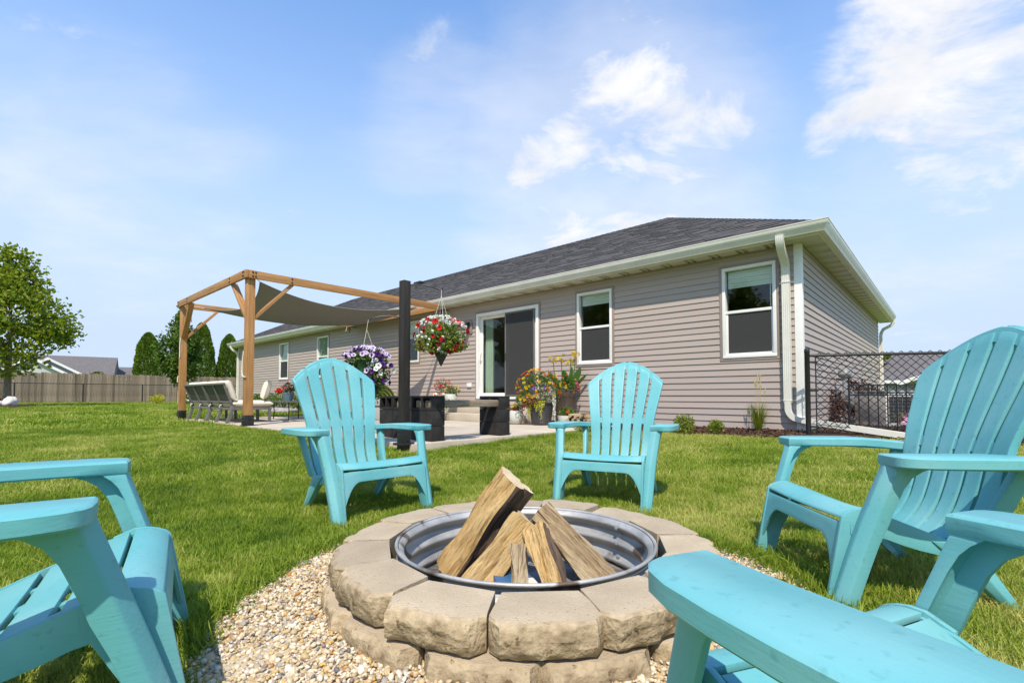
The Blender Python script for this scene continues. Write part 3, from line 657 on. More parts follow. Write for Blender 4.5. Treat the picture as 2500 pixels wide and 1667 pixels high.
# downspouts
def spout_pipe(m, pts, side, w=.102, d=.076):
    sec = []
    for i in range(9):
        a = -w/2 + w*i/8; sec.append((a, -d/2 + (.003 if i % 2 else 0)))
    for i in range(9):
        a = w/2 - w*i/8; sec.append((a, d/2 - (.003 if i % 2 else 0)))
    m.sweep(pts, sec, side)
def arc(c, r, a0, a1, n, f):
    return [f(c[0]+r*math.cos(a0+(a1-a0)*i/n), c[1]+r*math.sin(a0+(a1-a0)*i/n)) for i in range(n+1)]
DX = -.172
m = MB(); spout_pipe(m, [(DX, -.365, 2.97), (DX, -.365, 2.92), (DX, -.355, 2.87), (DX, -.325, 2.81), (DX, -.23, 2.73), (DX, -.13, 2.665), (DX, -.085, 2.61), (DX, -.066, 2.55), (DX, -.066, 2.40), (DX, -.066, 1.0), (DX, -.066, .60)], (1, 0, 0))
ds = m.build('downspout', 'white_metal', house, smooth=True, angle=25)
m = MB(); pts = [(DX, -.067, .62), (DX, -.067, .52)] + arc((DX+.16, .52), .16, math.pi, math.pi*1.44, 8, lambda a, b: (a, -.067, b)) 
e = Vector(pts[-1]); pts += [tuple(e + Vector((.10, 0, -.02))), (.55, -.085, .275), (1.38, -.10, .165)]
spout_pipe(m, pts, (0, -1, 0), .102, .076); m.build('downspout_outlet', 'white_metal', ds, smooth=True, angle=25)
for z in (2.36, .635):
    m = MB(); m.box((DX-.056, -.110, z-.011), (DX+.056, -.106, z+.011)); m.box((DX-.105, -.030, z-.011), (DX-.052, -.022, z+.011)); m.box((DX+.052, -.030, z-.011), (DX+.098, -.022, z+.011)); m.box((DX-.056, -.106, z-.011), (DX-.0515, -.030, z+.011)); m.box((DX+.0515, -.106, z-.011), (DX+.056, -.030, z+.011)); m.build('downspout_strap', 'white_metal', ds, bevel=.002)
m = MB(); spout_pipe(m, [(.36, HD+.16, 2.97), (.36, HD+.16, 2.90), (.30, HD+.16, 2.80), (.12, HD+.16, 2.70), (.075, HD+.12, 2.60), (.07, HD-.04, 2.5), (.07, HD-.04, .3)], (0, 1, 0)); m.build('downspout', 'white_metal', house, smooth=True, angle=25)
m = MB(); spout_pipe(m, [(-HL+.05, -.36, 2.97), (-HL+.05, -.36, 2.88), (-HL+.10, -.30, 2.78), (-HL+.10, -.13, 2.68), (-HL+.10, -.07, 2.58), (-HL+.10, -.07, 2.4), (-HL+.10, -.07, .3)], (1, 0, 0)); m.build('downspout', 'white_metal', house, smooth=True, angle=25)
# wall lamp, outlet
def wall_lamp():
    x = -7.02; m = MB(); m.box((x-.10, -.050, 2.20), (x+.11, -.021, 2.50)); l = m.build('lamp_backplate', 'siding_trim', house, bevel=.004)
    m = MB(); m.box((x-.045, -.075, 2.33), (x+.045, -.051, 2.47)); m.tube([(x, -.07, 2.44), (x, -.15, 2.47), (x, -.19, 2.44), (x, -.19, 2.40)], .010, 8)
    m.lathe([(.012, .12), (.04, .10), (.085, .06), (.09, .05)], 16, (x, -.19, 2.30)); m.lathe([(.02, -.115), (.05, -.10), (.052, -.09)], 16, (x, -.19, 2.30))
    for k in range(4):
        a = R(45+90*k); m.tube([(x+.078*math.cos(a), -.19+.078*math.sin(a), 2.355), (x+.048*math.cos(a), -.19+.048*math.sin(a), 2.205)], .005, 6)
    m.build('wall_lamp', 'lamp_metal', l, smooth=True); m = MB(); m.lathe([(.06, .045), (.04, -.09)], 14, (x, -.19, 2.30)); m.build('lamp_glass', 'window_glass', l)
wall_lamp()
m = MB(); m.box((-7.08, -.052, .915), (-6.93, -.022, 1.01)); m.build('outlet_cover', 'white_vinyl', house, bevel=.005)
# things standing inside on the window board
for x, s in ((-3.66, 1.0), (-3.43, .62)):
    t = thing('topiary', 'clipped ball topiary on a thin white stem, %s of the two on the window board' % ('taller' if s == 1 else 'shorter'), 'topiary', H(x, .22, 1.345), HANG)
    m = MB(); m.tube([(0, 0, 0), (0, 0, .20*s)], .008, 6); m.lathe([(.04, 0), (.035, .012)], 12); m.build('stem', 'white_vinyl', t)
    m = MB(); rr = random.Random(4)
    for k in range(160):
        v = Vector((rr.gauss(0, 1), rr.gauss(0, 1), rr.gauss(0, 1))).normalized(); c = v*.065*s + Vector((0, 0, .25*s)); a = v.orthogonal().normalized()*.014; b = v.cross(a).normalized()*.014
        m.add([c-a, c+b+v*.008, c+a, c-b-v*.008], [(0, 1, 2, 3)], rr.random())
    m.build('leaf_ball', 'leaf_mid', t, tint=True)
m = MB(); m.box((-4.0, .13, 1.325), (-3.0, .33, 1.345)); m.build('window_board', 'white_vinyl', house)
# ------------------------------------------------------------------ pergola with shade sail
PX0, PX1, PY0, PY1 = -12.03, -7.80, -4.70, -.46
PT = 2.96                                        # top of the beams
def pergola():
    t = thing('pergola', 'cedar pergola frame with knee braces standing on the patio', 'pergola', H(PX1, PY0, ZH), HANG)
    def loc(x, y, z): return (x-PX1, y-PY0, z-ZH)
    def wood(nm, a, b, w, h, up=(0, 0, 1)):
        a, b = Vector(loc(*a)), Vector(loc(*b)); d = b-a; L_ = d.length
        m = MB(); m.box((-w/2, -h/2, 0), (w/2, h/2, L_)); o = m.build(nm, 'cedar', t, bevel=.006)
        z = d.normalized(); x = z.cross(Vector(up)).normalized(); y = z.cross(x)
        o.matrix_local = Matrix.Translation(a) @ Matrix((x, y, z)).transposed().to_4x4(); return o
    P = .135; BW, BH = .05, .145; zc = PT-BH/2
    for x in (PX0, PX1):
        wood('post', (x, PY0, ZH+.10), (x, PY0, PT-.003), P, P, (0, 1, 0))
        m = MB(); c = loc(x, PY0, ZH); m.box((c[0]-.080, c[1]-.080, 0), (c[0]+.080, c[1]+.080, .19)); m.box((c[0]-.10, c[1]-.10, 0), (c[0]+.10, c[1]+.10, .012))
        for sx, sy in ((-1, 0), (1, 0), (0, -1), (0, 1)): m.box((c[0]+sx*.083-.014, c[1]+sy*.083-.014, .05), (c[0]+sx*.083+.014, c[1]+sy*.083+.014, .078)); m.box((c[0]+sx*.083-.014, c[1]+sy*.083-.014, .12), (c[0]+sx*.083+.014, c[1]+sy*.083+.014, .148))
        m.build('post_base', 'black_metal', t, bevel=.004)
    o = P/2+BW/2+.002
    wood('beam', (PX0-.10, PY0-o, zc), (PX1+.12, PY0-o, zc), BW, BH)                 # towards the lawn
    wood('beam', (PX1+o, PY0-.066, zc), (PX1+o, PY1+.03, zc), BW, BH)               # towards the house
    wood('beam', (PX0-o, PY0-.066, zc), (PX0-o, PY1+.03, zc), BW, BH)
    wood('beam', (PX0-.17, PY1+.06, zc-.006), (PX1+.02, PY1+.06, zc-.006), BW, BH)
    k = .74
    wood('knee_brace', (PX1-.04, PY0, PT-BH-k), (PX1-k, PY0-.03, PT-BH+.02), .055, .11, (0, 1, 0))
    wood('knee_brace', (PX0+.04, PY0, PT-BH-k), (PX0+k, PY0-.03, PT-BH+.02), .055, .11, (0, 1, 0))
    wood('knee_brace', (PX1, PY0+.04, PT-BH-k), (PX1+.03, PY0+k, PT-BH+.02), .055, .11, (1, 0, 0))
    wood('knee_brace', (PX0, PY0+.04, PT-BH-k), (PX0-.03, PY0+k, PT-BH+.02), .055, .11, (1, 0, 0))
    bolt = MB(); bolt.lathe([(.016, 0), (.016, .008), (.008, .012)], 8); bme = bolt.mesh('bolt', 'black_metal')
    for bx in (PX1+.03, PX1-.03, PX1-k+.03, PX0+k-.02, PX0+.02):
        for dz in (.035, .105): link('bolt', bme, t, loc(bx, PY0-o-BW/2, PT-dz), (R(90), 0, 0))
    for by in (PY0, PY0+k-.04, PY0+.05):
        for dz in (.035, .105): link('bolt', bme, t, loc(PX1+o+BW/2, by, PT-dz), (0, R(90), 0))
    m = MB()
    for x in (PX0-o, PX1+o): c = loc(x, PY1+.09, 0); m.box((c[0]-.03, c[1], PT-ZH-.13), (c[0]+.03, c[1]+.28, PT-ZH-.118)); m.box((c[0]-.03, c[1]+.04, PT-ZH-.30), (c[0]+.03, c[1]+.05, PT-ZH-.13))
    m.build('eave_bracket', 'black_metal', t)
    # loose white rope tied to the posts
    for x, pts in ((PX1, [(-.085, -.06, 1.35), (-.093, -.075, 1.15), (-.088, -.08, .98), (-.05, -.087, .90), (.05, -.09, .87), (.085, -.085, .875)]),
                   (PX0, [(.07, -.075, 1.92), (.073, -.08, 1.80), (.066, -.082, 1.70), (.075, -.08, 1.58), (.072, -.08, 1.45)]), (PX0, [(-.085, -.06, 1.02), (-.09, -.075, .97), (-.075, -.08, .91), (-.075, -.08, .86)])):
        m = MB(); c = loc(x, PY0, ZH); m.tube([(c[0]+p[0], c[1]+p[1], p[2]) for p in pts], .011, 8); m.build('tie_rope', 'rope', t, smooth=True)
    return t
pergola()
def sail():
    t = thing('shade_sail', 'grey fabric shade sail sagging inside the pergola frame', 'shade sail', H(PX1, PY0, ZH), HANG)
    n = 26; c = [(-.30, .28, 2.86), (PX0-PX1+.42, .32, 2.80), (PX0-PX1+.55, PY1-PY0-.35, 2.80), (-.18, PY1-PY0-.42, 2.84)]
    c = [Vector((p[0], p[1], p[2]-ZH)) for p in c]; P = []
    for j in range(n+1):
        for i in range(n+1):
            s, r = i/n, j/n
            # edges bow inwards, belly sags
            ss = s + .16*(.5-s)*4*r*(1-r); rr = r + .16*(.5-r)*4*s*(1-s)
            p = c[0]*(1-ss)*(1-rr) + c[1]*ss*(1-rr) + c[2]*ss*rr + c[3]*(1-ss)*rr
            ea, eb = 4*s*(1-s), 4*r*(1-r)
            sag = .21*(ea + eb) - .10*ea*eb + .012*math.sin(9*s+4*r)*ea*eb
            P.append((p.x, p.y, p.z-sag))
    fs = [(j*(n+1)+i, j*(n+1)+i+1, (j+1)*(n+1)+i+1, (j+1)*(n+1)+i) for j in range(n) for i in range(n)]
    m = MB(); m.add(P, fs); m.add([(p[0], p[1], p[2]+.004) for p in P], [tuple(reversed(f)) for f in fs]); m.build('sail_cloth', 'sail_cloth', t, smooth=True)
    e = MB(); w = n+1
    for idx in ([j for j in range(w)], [n*w+j for j in range(w)], [j*w for j in range(w)], [j*w+n for j in range(w)]): e.tube([P[i] for i in idx], .012, 6)
    e.build('hem', 'sail_cloth', t, smooth=True)
    r = MB(); ends = [(.09, -.02, PT-ZH-.06), (PX0-PX1-.09, -.02, PT-ZH-.06), (PX0-PX1-.07, PY1-PY0+.05, PT-ZH-.08), (.07, PY1-PY0+.02, PT-ZH-.10)]
    for a, b in zip(c, ends): r.tube([tuple(a), b], .008, 6)
    for a in (ends[2], ends[3]): r.tube([a, (a[0]-.02, a[1]-.04, a[2]-.20)], .008, 6)
    r.build('tie_rope', 'rope', t, smooth=True)
sail()

# ------------------------------------------------------------------ black post, cinder block bench
BP = (-1.20, 5.38)
def black_post():
    t = thing('hanging_post', 'black painted timber post with two metal hook arms at the patio corner', 'post', (BP[0], BP[1], ZH-.06), HANG)
    m = MB(); m.box((-.046, -.046, .0), (.046, .046, 1.88)); m.build('post', 'black_paint', t, bevel=.004)
    m = MB(); m.box((-.053, -.053, 0), (.053, .053, .27)); m.box((-.085, -.085, .05), (.085, .085, .075))
    for s in (-1, 1): m.box((s*.03-.008, -.060, .19), (s*.03+.008, -.052, .206)); m.box((.052, s*.03-.008, .06), (.060, s*.03+.008, .10))
    m.build('post_anchor', 'black_metal', t, bevel=.003)
    inv = Matrix.Rotation(-HANG, 4, 'Z')
    def w(p): return tuple(inv @ Vector((p[0]-BP[0], p[1]-BP[1], p[2]-(ZH-.06))))
    for pts in ([(-1.16, 5.39, 1.945), (-1.03, 5.41, 1.948), (-.93, 5.43, 1.93), (-.84, 5.44, 1.905), (-.815, 5.445, 1.895), (-.795, 5.445, 1.90), (-.785, 5.445, 1.915)],
                [(-1.24, 5.37, 1.575), (-1.36, 5.34, 1.585), (-1.46, 5.32, 1.575), (-1.54, 5.30, 1.55), (-1.57, 5.30, 1.535), (-1.585, 5.30, 1.55)]):
        m = MB(); m.tube([w(p) for p in pts], .007, 6); m.build('hook_arm', 'black_metal', t, smooth=True)
black_post()
def cinder(l, d, h, holes):
    """one block lying with its cores open to +-y"""
    m = MB()
    if not holes: m.box((0, 0, 0), (l, d, h)); return m.mesh('cinder_block', 'black_block_paint', bevel=.008)
    wall = .028; web = (l-2*wall-wall)/2
    m.box((0, 0, 0), (l, d, wall)); m.box((0, 0, h-wall), (l, d, h))
    for x in (0, wall+web, l-wall): m.box((x, 0, wall), (x+wall, d, h-wall))
    return m.mesh('cinder_block', 'black_block_paint', bevel=.004)
def bench():
    t = thing('block_bench', 'bench of black painted cinder blocks with worn timber beams through the cores', 'bench', H(-2.9, -4.41, ZH), HANG)
    S = cinder(.397, .195, .178, False); Hh = cinder(.397, .195, .172, True)
    for x0, y0, n in ((-.80, 0, 2), (-.40, 1.15, 1)):
        for k in range(n):
            for c in range(2): link('cinder_block', S, t, (x0+.40*k, y0+(.0015*c), c*.180))
            link('cinder_block', Hh, t, (x0+.40*k, y0, .361))
    hb = cinder(.297, .195, .178, False); hc = cinder(.297, .195, .172, True)
    for c in range(2): link('cinder_block', hb, t, (-1.10, .001, c*.180))
    link('cinder_block', hc, t, (-1.10, 0, .361))
    om = MB(); om.box((-.060, .03, -.045), (.060, .19, .045)); sme = om.mesh('seat_beam', 'old_beam', bevel=.010)
    om = MB(); om.box((-.055, 0, -.045), (.055, 1.30, .045)); bme = om.mesh('seat_beam', 'old_beam', bevel=.010)
    for x in (-.11, -.292): link('seat_beam', bme, t, (x, .03, .436))
    for x in (-.51, -.692): link('seat_beam', sme, t, (x, .0, .436))
bench()

# ------------------------------------------------------------------ patio furniture
def sofa(i):
    x1 = -8.88 - 1.345*i; W = 1.33
    t = thing('patio_sofa', ('armless patio sofa with cream cushions beside the pergola post with the loose rope loop', 'armless patio sofa with cream cushions at the far end of the pair by the lawn')[i], 'sofa', H(x1, -4.60, ZH), HANG, 'armless patio sofas under the pergola')
    for x in (-.03, -W/2, -W+.03):
        m = MB(); m.sweep([(x, -.10, 0), (x, -.055, .09), (x, -.02, .20), (x, .0, .34)], [(-.022, -.03), (.022, -.03), (.022, .03), (-.022, .03)], (1, 0, 0)); m.build('leg', 'furniture_metal', t, bevel=.005)
        m = MB(); m.sweep([(x, .0, .34), (x, -.03, .42), (x, -.10, .60), (x, -.165, .78)], [(-.022, -.02), (.022, -.02), (.022, .02), (-.022, .02)], (1, 0, 0)); m.build('back_rail', 'furniture_metal', t, bevel=.005)
        m = MB(); m.box((x-.025, .68, 0), (x+.025, .73, .26)); m.build('leg', 'furniture_metal', t, bevel=.005)
    m = MB(); m.box((-W, -.02, .255), (0, .03, .30)); m.box((-W, .69, .255), (0, .74, .30)); m.box((-W, .03, .255), (-W+.05, .69, .30)); m.box((-.05, .03, .255), (0, .69, .30)); m.build('seat_frame', 'furniture_metal', t, bevel=.004)
    m = MB(); m.beam((-W, -.165, .775), (0, -.165, .775), .045, .035); m.beam((-W, -.028, .415), (0, -.028, .415), .03, .03); m.build('back_frame', 'furniture_metal', t, bevel=.004)
    for a, b in ((-W+.05, -W/2-.02), (-W/2+.02, -.05)):
        m = MB(); m.loft([[(a, -.026, .43), (b, -.026, .43), (b, -.020, .43), (a, -.020, .43)], [(a, -.157, .76), (b, -.157, .76), (b, -.150, .76), (a, -.150, .76)]]); m.build('back_sling', 'sling_mesh', t)
    def cush(nm, x0, x1, base, up, thick, h):
        base, up = Vector(base), Vector(up).normalized(); nrm = Vector((1, 0, 0)).cross(up).normalized(); rows = []
        n = 12; secs = []
        for k in range(n+1):
            f = k/n; e = (1-abs(2*f-1)**6)**.5 if 0 < f < 1 else .25
            secs.append((f, e))
        m = MB(); rings = []
        nx = 14
        for i_ in range(nx+1):
            fx = i_/nx; ex = max(.30, (1-abs(2*fx-1)**8)**.5); ring = []
            for f, e in secs: ring.append(tuple(base + Vector((x0+(x1-x0)*fx, 0, 0)) + up*(h*(.5+(f-.5)*(.97+.03*ex))) - nrm*(thick/2*e*ex)))
            for f, e in reversed(secs): ring.append(tuple(base + Vector((x0+(x1-x0)*fx, 0, 0)) + up*(h*(.5+(f-.5)*(.97+.03*ex))) + nrm*(thick/2*e*ex)))
            rings.append(ring)
        m.loft(rings); return m.build(nm, 'cushion', t, smooth=True, angle=60)
    for k in range(2):
        a, b = -W+.01+(W/2)*k, -W/2-.005+(W/2)*k
        cush('seat_cushion', a, b, (0, .0, .375), (0, 1, 0), .145, .78); cush('back_cushion', a, b, (0, .055, .44), (0, -.33, 1), .13, .42)
        m = MB(); m.tube([(a+.06, -.02, .36), (a+.065, -.05, .34), (a+.06, -.055, .31)], .012, 6); m.build('cushion_tie', 'cushion', t, smooth=True)
for i in range(2): sofa(i)
def ottoman_cushion():
    t = thing('scatter_cushion', 'square cream cushion standing upright at the end of the patio sofa', 'cushion', H(-9.05, -3.92, ZH+.445), HANG-R(20))
    m = MB(); n = 10; P = []
    for s in (-1, 1):
        for j in range(n+1):
            for i in range(n+1):
                u, v = i/n*2-1, j/n*2-1; P.append((u*.21, s*.085*((1-u**4)*(1-v**4))**.5 + v*.05, .22+v*.20))
    w = n+1; f = [(j*w+i, j*w+i+1, (j+1)*w+i+1, (j+1)*w+i) for j in range(n) for i in range(n)]
    m.add(P, f+[tuple(reversed([k+w*w for k in q])) for q in f]); m.build('pillow', 'cushion', t, smooth=True)
ottoman_cushion()
def table():
    t = thing('patio_table', 'low wrought iron patio table with patterned top beside the sofas', 'table', H(-9.7, -3.05, ZH), HANG)
    m = MB(); m.box((-.46, -.34, .395), (.46, .34, .415)); m.build('table_top', 'furniture_metal', t, bevel=.005)
    for sx in (-1, 1):
        for sy in (-1, 1):
            m = MB(); m.tube([(sx*.41, sy*.29, 0), (sx*.40, sy*.28, .20), (sx*.42, sy*.30, .395)], .012, 6); m.build('leg', 'black_metal', t, smooth=True)
    m = MB()
    for sy in (-1, 1):
        for k in range(5): m.tube([(-.32+.16*k+.07*math.cos(a), sy*.29, .33+.05*math.sin(a)) for a in np.linspace(0, 2*math.pi, 13)], .005, 5)
        m.tube([(-.40, sy*.29, .28), (.40, sy*.29, .28)], .007, 5)
    m.build('scroll_rail', 'black_metal', t)
    t2 = thing('serving_tray', 'white dish lying on the low iron patio table', 'dish', H(-9.45, -2.95, ZH+.416), HANG)
    m = MB(); m.lathe([(.07, 0), (.12, .02), (.15, .05), (.145, .05), (.10, .02), (.0, .012)], 20); m.build('dish', 'white_vinyl', t2, smooth=True)
table()
def scroll_chair():
    t = thing('scroll_rack', 'black iron scrollwork rack with a yellow green panel behind the bench', 'rack', (-2.02, 7.35, ZH), 0)
    m = MB()
    for k, r in enumerate((.10, .15, .20, .25)): m.tube([(-.02+r*math.cos(a), 0, .46+r*math.sin(a)) for a in np.linspace(0, math.pi, 14)], .008, 5)
    for x in (-.27, .23): m.tube([(x, 0, 0), (x, 0, .48)], .012, 6); m.tube([(x, .32, 0), (x, .32, .46)], .012, 6); m.tube([(x, 0, .20), (x, .32, .20)], .008, 5)
    m.tube([(-.27, 0, .20), (.23, 0, .20)], .008, 5); m.build('iron_frame', 'black_metal', t, smooth=True)
    m = MB(); n = 16; m.loft([[(-.02+.26*math.cos(a), y, .46+.26*math.sin(a)) for a in np.linspace(0, math.pi, n)] for y in (.02, .05)]); m.build('panel', 'leaf_yellow', t)
    t = thing('driftwood_stand', 'pair of weathered grey boards leaning together under the purple basket', 'boards', (-1.62, 6.85, ZH), R(10))
    m = MB(); m.beam((-.10, 0, 0), (.05, .02, .70), .08, .025, (0, 1, 0)); m.build('board', 'fence_wood', t); m = MB(); m.beam((-.02, .05, 0), (.11, .05, .68), .07, .025, (0, 1, 0)); m.build('board', 'bark_grey', t)
    t = thing('grey_block_stack', 'short stack of unpainted grey concrete blocks behind the black bench', 'blocks', (-2.20, 7.0, ZH), HANG+R(20))
    g = MB(); g.box((0, 0, 0), (.39, .19, .19)); me = g.mesh('concrete_block', 'grey_block', bevel=.006)
    for c in range(2): link('concrete_block', me, t, (0, 0, .197*c))
    g = MB(); g.box((-.02, -.02, 0), (.41, .21, .12)); link('cap_block', g.mesh('cap_block', 'grey_block', bevel=.006), t, (0, 0, .395))
scroll_chair()
# ------------------------------------------------------------------ plants
def leaves(m, n, c, rad, size, rr, shell=.55, up=.25, droop=0.0, aspect=.5, flat=False):
    """n folded leaves spread through an ellipsoid"""
    for _ in range(n):
        v = Vector((rr.gauss(0, 1), rr.gauss(0, 1), rr.gauss(0, 1))).normalized(); q = (shell + (1-shell)*rr.random()) if rr.random() < .8 else rr.random()
        if flat and v.z < 0: v.z *= .3
        p = Vector((c[0]+v.x*rad[0]*q, c[1]+v.y*rad[1]*q, c[2]+v.z*rad[2]*q - droop*(v.x*v.x+v.y*v.y)*q))
        d = (v + Vector((rr.gauss(0, .7), rr.gauss(0, .7), rr.gauss(up, .7)))).normalized(); s_ = d.cross(Vector((rr.gauss(0, 1), rr.gauss(0, 1), rr.gauss(0, 1)))).normalized(); u = s_.cross(d)
        L_ = size*(.6+.8*rr.random()); w = L_*aspect
        m.add([p-d*L_*.5, p+s_*w*.5+u*w*.22, p+d*L_*.5, p-s_*w*.5+u*w*.22], [(0, 1, 2), (0, 2, 3)], min(1, max(0, rr.gauss(.5, .22))))
def flower_mesh(kind, mats, r=.03):
    rr = random.Random(hash(kind) % 1000 if False else len(kind)); m = MB()
    if kind == 'trumpet':                        # five-lobed funnel with a dark throat
        n = 20; rim = []; mid = []; 
        for k in range(n):
            a = 2*math.pi*k/n; q = r*(.86+.16*abs(math.cos(2.5*a))); rim.append((q*math.cos(a), q*math.sin(a), .0+.12*r*math.cos(5*a))); mid.append((q*.42*math.cos(a), q*.42*math.sin(a), -.18*r))
        m.loft([mid, rim], caps=False); m.mi = 1; m.add(mid+[(0, 0, -.8*r)], [(k, (k+1) % n, n) for k in range(n)])
    elif kind == 'pom':                          # ruffled ball flower
        for lay, (q, z, tilt) in enumerate(((1.0, 0, .15), (.8, .22, .45), (.52, .38, .8), (.25, .46, 1.2))):
            n = 9-lay
            for k in range(n):
                a = 2*math.pi*(k+.5*lay)/n; ca, sa = math.cos(a), math.sin(a); w = r*q*2.4/n
                o = (ca*r*q, sa*r*q, r*(z+.25*math.sin(tilt))); b = (ca*r*q*.35, sa*r*q*.35, r*(z-.05)); m.add([b, (o[0]-sa*w, o[1]+ca*w, o[2]), (o[0]*1.1, o[1]*1.1, o[2]+.06*r), (o[0]+sa*w, o[1]-ca*w, o[2])], [(0, 3, 2, 1)])
    elif kind == 'cluster':                      # head of many tiny blooms
        for k in range(16):
            v = Vector((rr.gauss(0, 1), rr.gauss(0, 1), abs(rr.gauss(0, 1)))).normalized()*r; s = r*.36
            a = v.orthogonal().normalized()*s; b = v.cross(a).normalized()*s; m.add([v-a-b, v+a-b, v+a+b, v-a+b, v*1.22], [(0, 1, 4), (1, 2, 4), (2, 3, 4), (3, 0, 4)])
    return m.mesh(kind + '_flower', mats, smooth=True, angle=80)
FL = {}
def fl(name, kind, mats, r): FL[name] = flower_mesh(kind, mats, r)
fl('red_petunia', 'trumpet', ['red_petal', 'red_petal'], .026); fl('dark_petunia', 'trumpet', ['darkred_petal', 'deep_petal'], .023)
fl('pale_petunia', 'trumpet', ['pale_petal', 'deep_petal'], .028); fl('purple_petunia', 'trumpet', ['deep_petal', 'deep_petal'], .027); fl('white_petunia', 'trumpet', ['white_petal', 'pale_petal'], .030)
fl('pink_petunia', 'trumpet', ['pink_petal', 'darkred_petal'], .030); fl('violet_petunia', 'trumpet', ['violet_petal', 'deep_petal'], .032)
fl('white_head', 'cluster', 'white_petal', .015); fl('red_head', 'cluster', 'red_petal', .05); fl('yellow_marigold', 'pom', 'yellow_petal', .021); fl('orange_marigold', 'pom', 'orange_petal', .019)
fl('red_marigold', 'pom', 'darkred_petal', .02); fl('pink_head', 'cluster', 'pink_petal', .036); fl('sedum_head', 'cluster', 'sedum_pink', .05); fl('small_orange', 'pom', 'orange_petal', .015); fl('small_red', 'pom', 'red_petal', .016)
def blooms(parent, name, n, c, rad, rr, face=(0, -1, .4), spread=.7, cond=None, scale=1.0):
    k = 0; tries = 0
    while k < n and tries < n*60:
        tries += 1
        v = Vector((rr.gauss(0, 1), rr.gauss(0, 1), rr.gauss(0, 1))).normalized()
        if v.dot(Vector(face).normalized()) < .05 - spread*.4: continue
        if cond and not cond(v): continue
        p = (c[0]+v.x*rad[0], c[1]+v.y*rad[1], c[2]+v.z*rad[2]); d = (v + Vector(face)*.5 + Vector((rr.gauss(0, .25),)*3)).normalized()
        o = link('flower', FL[name], parent, p, d.to_track_quat('Z', 'Y').to_euler(), scale*(.75+.5*rr.random())); k += 1
CAMV = lambda p: Vector((-p[0], -p[1], .3)).normalized()

def basket_red():
    p = (-.80, 5.44); t = thing('hanging_basket', 'cone shaped hanging basket full of red and white flowers', 'hanging basket', (p[0], p[1], 1.03), 0); rr = random.Random(21)
    m = MB(); m.lathe([(.004, 0), (.05, .09), (.10, .20), (.145, .30), (.15, .305), (.135, .30), (.0, .27)], 18); m.build('cone', 'coir', t, smooth=True)
    m = MB()
    for a in (0, 1, 2, 3): m.tube([(.15*math.cos(a*1.57+.4), .15*math.sin(a*1.57+.4), .30), (0, 0, .80)], .0022, 5)
    m.tube([(0, 0, .80), (0, 0, .87)], .003, 5); m.build('hanger_wire', 'rope', t)
    m = MB(); leaves(m, 1500, (-.01, 0, .35), (.30, .28, .20), .040, rr, .5, .1, .10); leaves(m, 350, (.0, -.05, .22), (.25, .2, .10), .030, rr, .6, -.3); o = m.build('foliage', 'leaf_lime', t, tint=True); o['kind'] = 'stuff'
    m = MB(); leaves(m, 700, (.03, 0, .36), (.29, .27, .19), .035, rr, .35, .1, .10); o = m.build('undergrowth', 'leaf_mid', t, tint=True); o['kind'] = 'stuff'
    c, rd = (0, 0, .35), (.31, .30, .22)
    blooms(t, 'white_head', 58, c, rd, rr, cond=lambda v: v.z > .35 and v.x > -.75); blooms(t, 'white_head', 22, c, rd, rr, cond=lambda v: v.z < .4 and v.x < .2)
    blooms(t, 'red_petunia', 30, c, rd, rr, cond=lambda v: v.z < .8, scale=1.0); blooms(t, 'dark_petunia', 14, c, rd, rr, cond=lambda v: v.z < .7)
basket_red()
def basket_purple():
    p = (-1.60, 5.30); t = thing('hanging_basket', 'green hanging pot overflowing with purple and white petunias', 'hanging basket', (p[0], p[1], .93), 0); rr = random.Random(8)
    m = MB(); m.lathe([(.07, 0), (.10, .05), (.125, .15), (.13, .155), (.115, .15), (0, .13)], 18); m.build('pot', 'pot_green', t, smooth=True)
    m = MB()
    for a in range(3): m.tube([(.12*math.cos(a*2.1+.3), .12*math.sin(a*2.1+.3), .15), (0, 0, .50)], .0022, 5)
    m.tube([(0, 0, .50), (.02, 0, .62)], .003, 5); m.build('hanger_wire', 'rope', t)
    m = MB(); leaves(m, 750, (0, 0, .19), (.23, .22, .10), .038, rr, .5, .1, .03); leaves(m, 800, (.13, -.03, .03), (.14, .15, .20), .036, rr, .5, -.2); leaves(m, 120, (.10, 0, -.20), (.06, .05, .12), .035, rr, .3, -.5)
    leaves(m, 120, (-.12, -.05, .06), (.08, .08, .08), .045, rr); o = m.build('foliage', 'leaf_mid', t, tint=True); o['kind'] = 'stuff'
    blooms(t, 'pale_petunia', 46, (0, 0, .19), (.25, .24, .125), rr, cond=lambda v: v.z > .05); blooms(t, 'purple_petunia', 16, (0, 0, .19), (.25, .24, .12), rr, cond=lambda v: v.z > -.1)
    blooms(t, 'purple_petunia', 14, (.14, -.03, .02), (.15, .16, .20), rr); blooms(t, 'white_petunia', 12, (.17, -.03, .07), (.14, .15, .14), rr); blooms(t, 'pale_petunia', 8, (.12, -.03, .0), (.15, .16, .18), rr)
basket_purple()
def pot(t, prof, mat, n=28):
    m = MB(); top = prof[-1]; m.lathe(prof + [(top[0]-.02, top[1]), (top[0]-.03, top[1]-.03)], n); m.build('pot', mat, t, smooth=True)
    m = MB(); m.lathe([(0.001, top[1]-.035), (top[0]-.028, top[1]-.03)], n, caps=False); m.build('soil', 'soil', t)
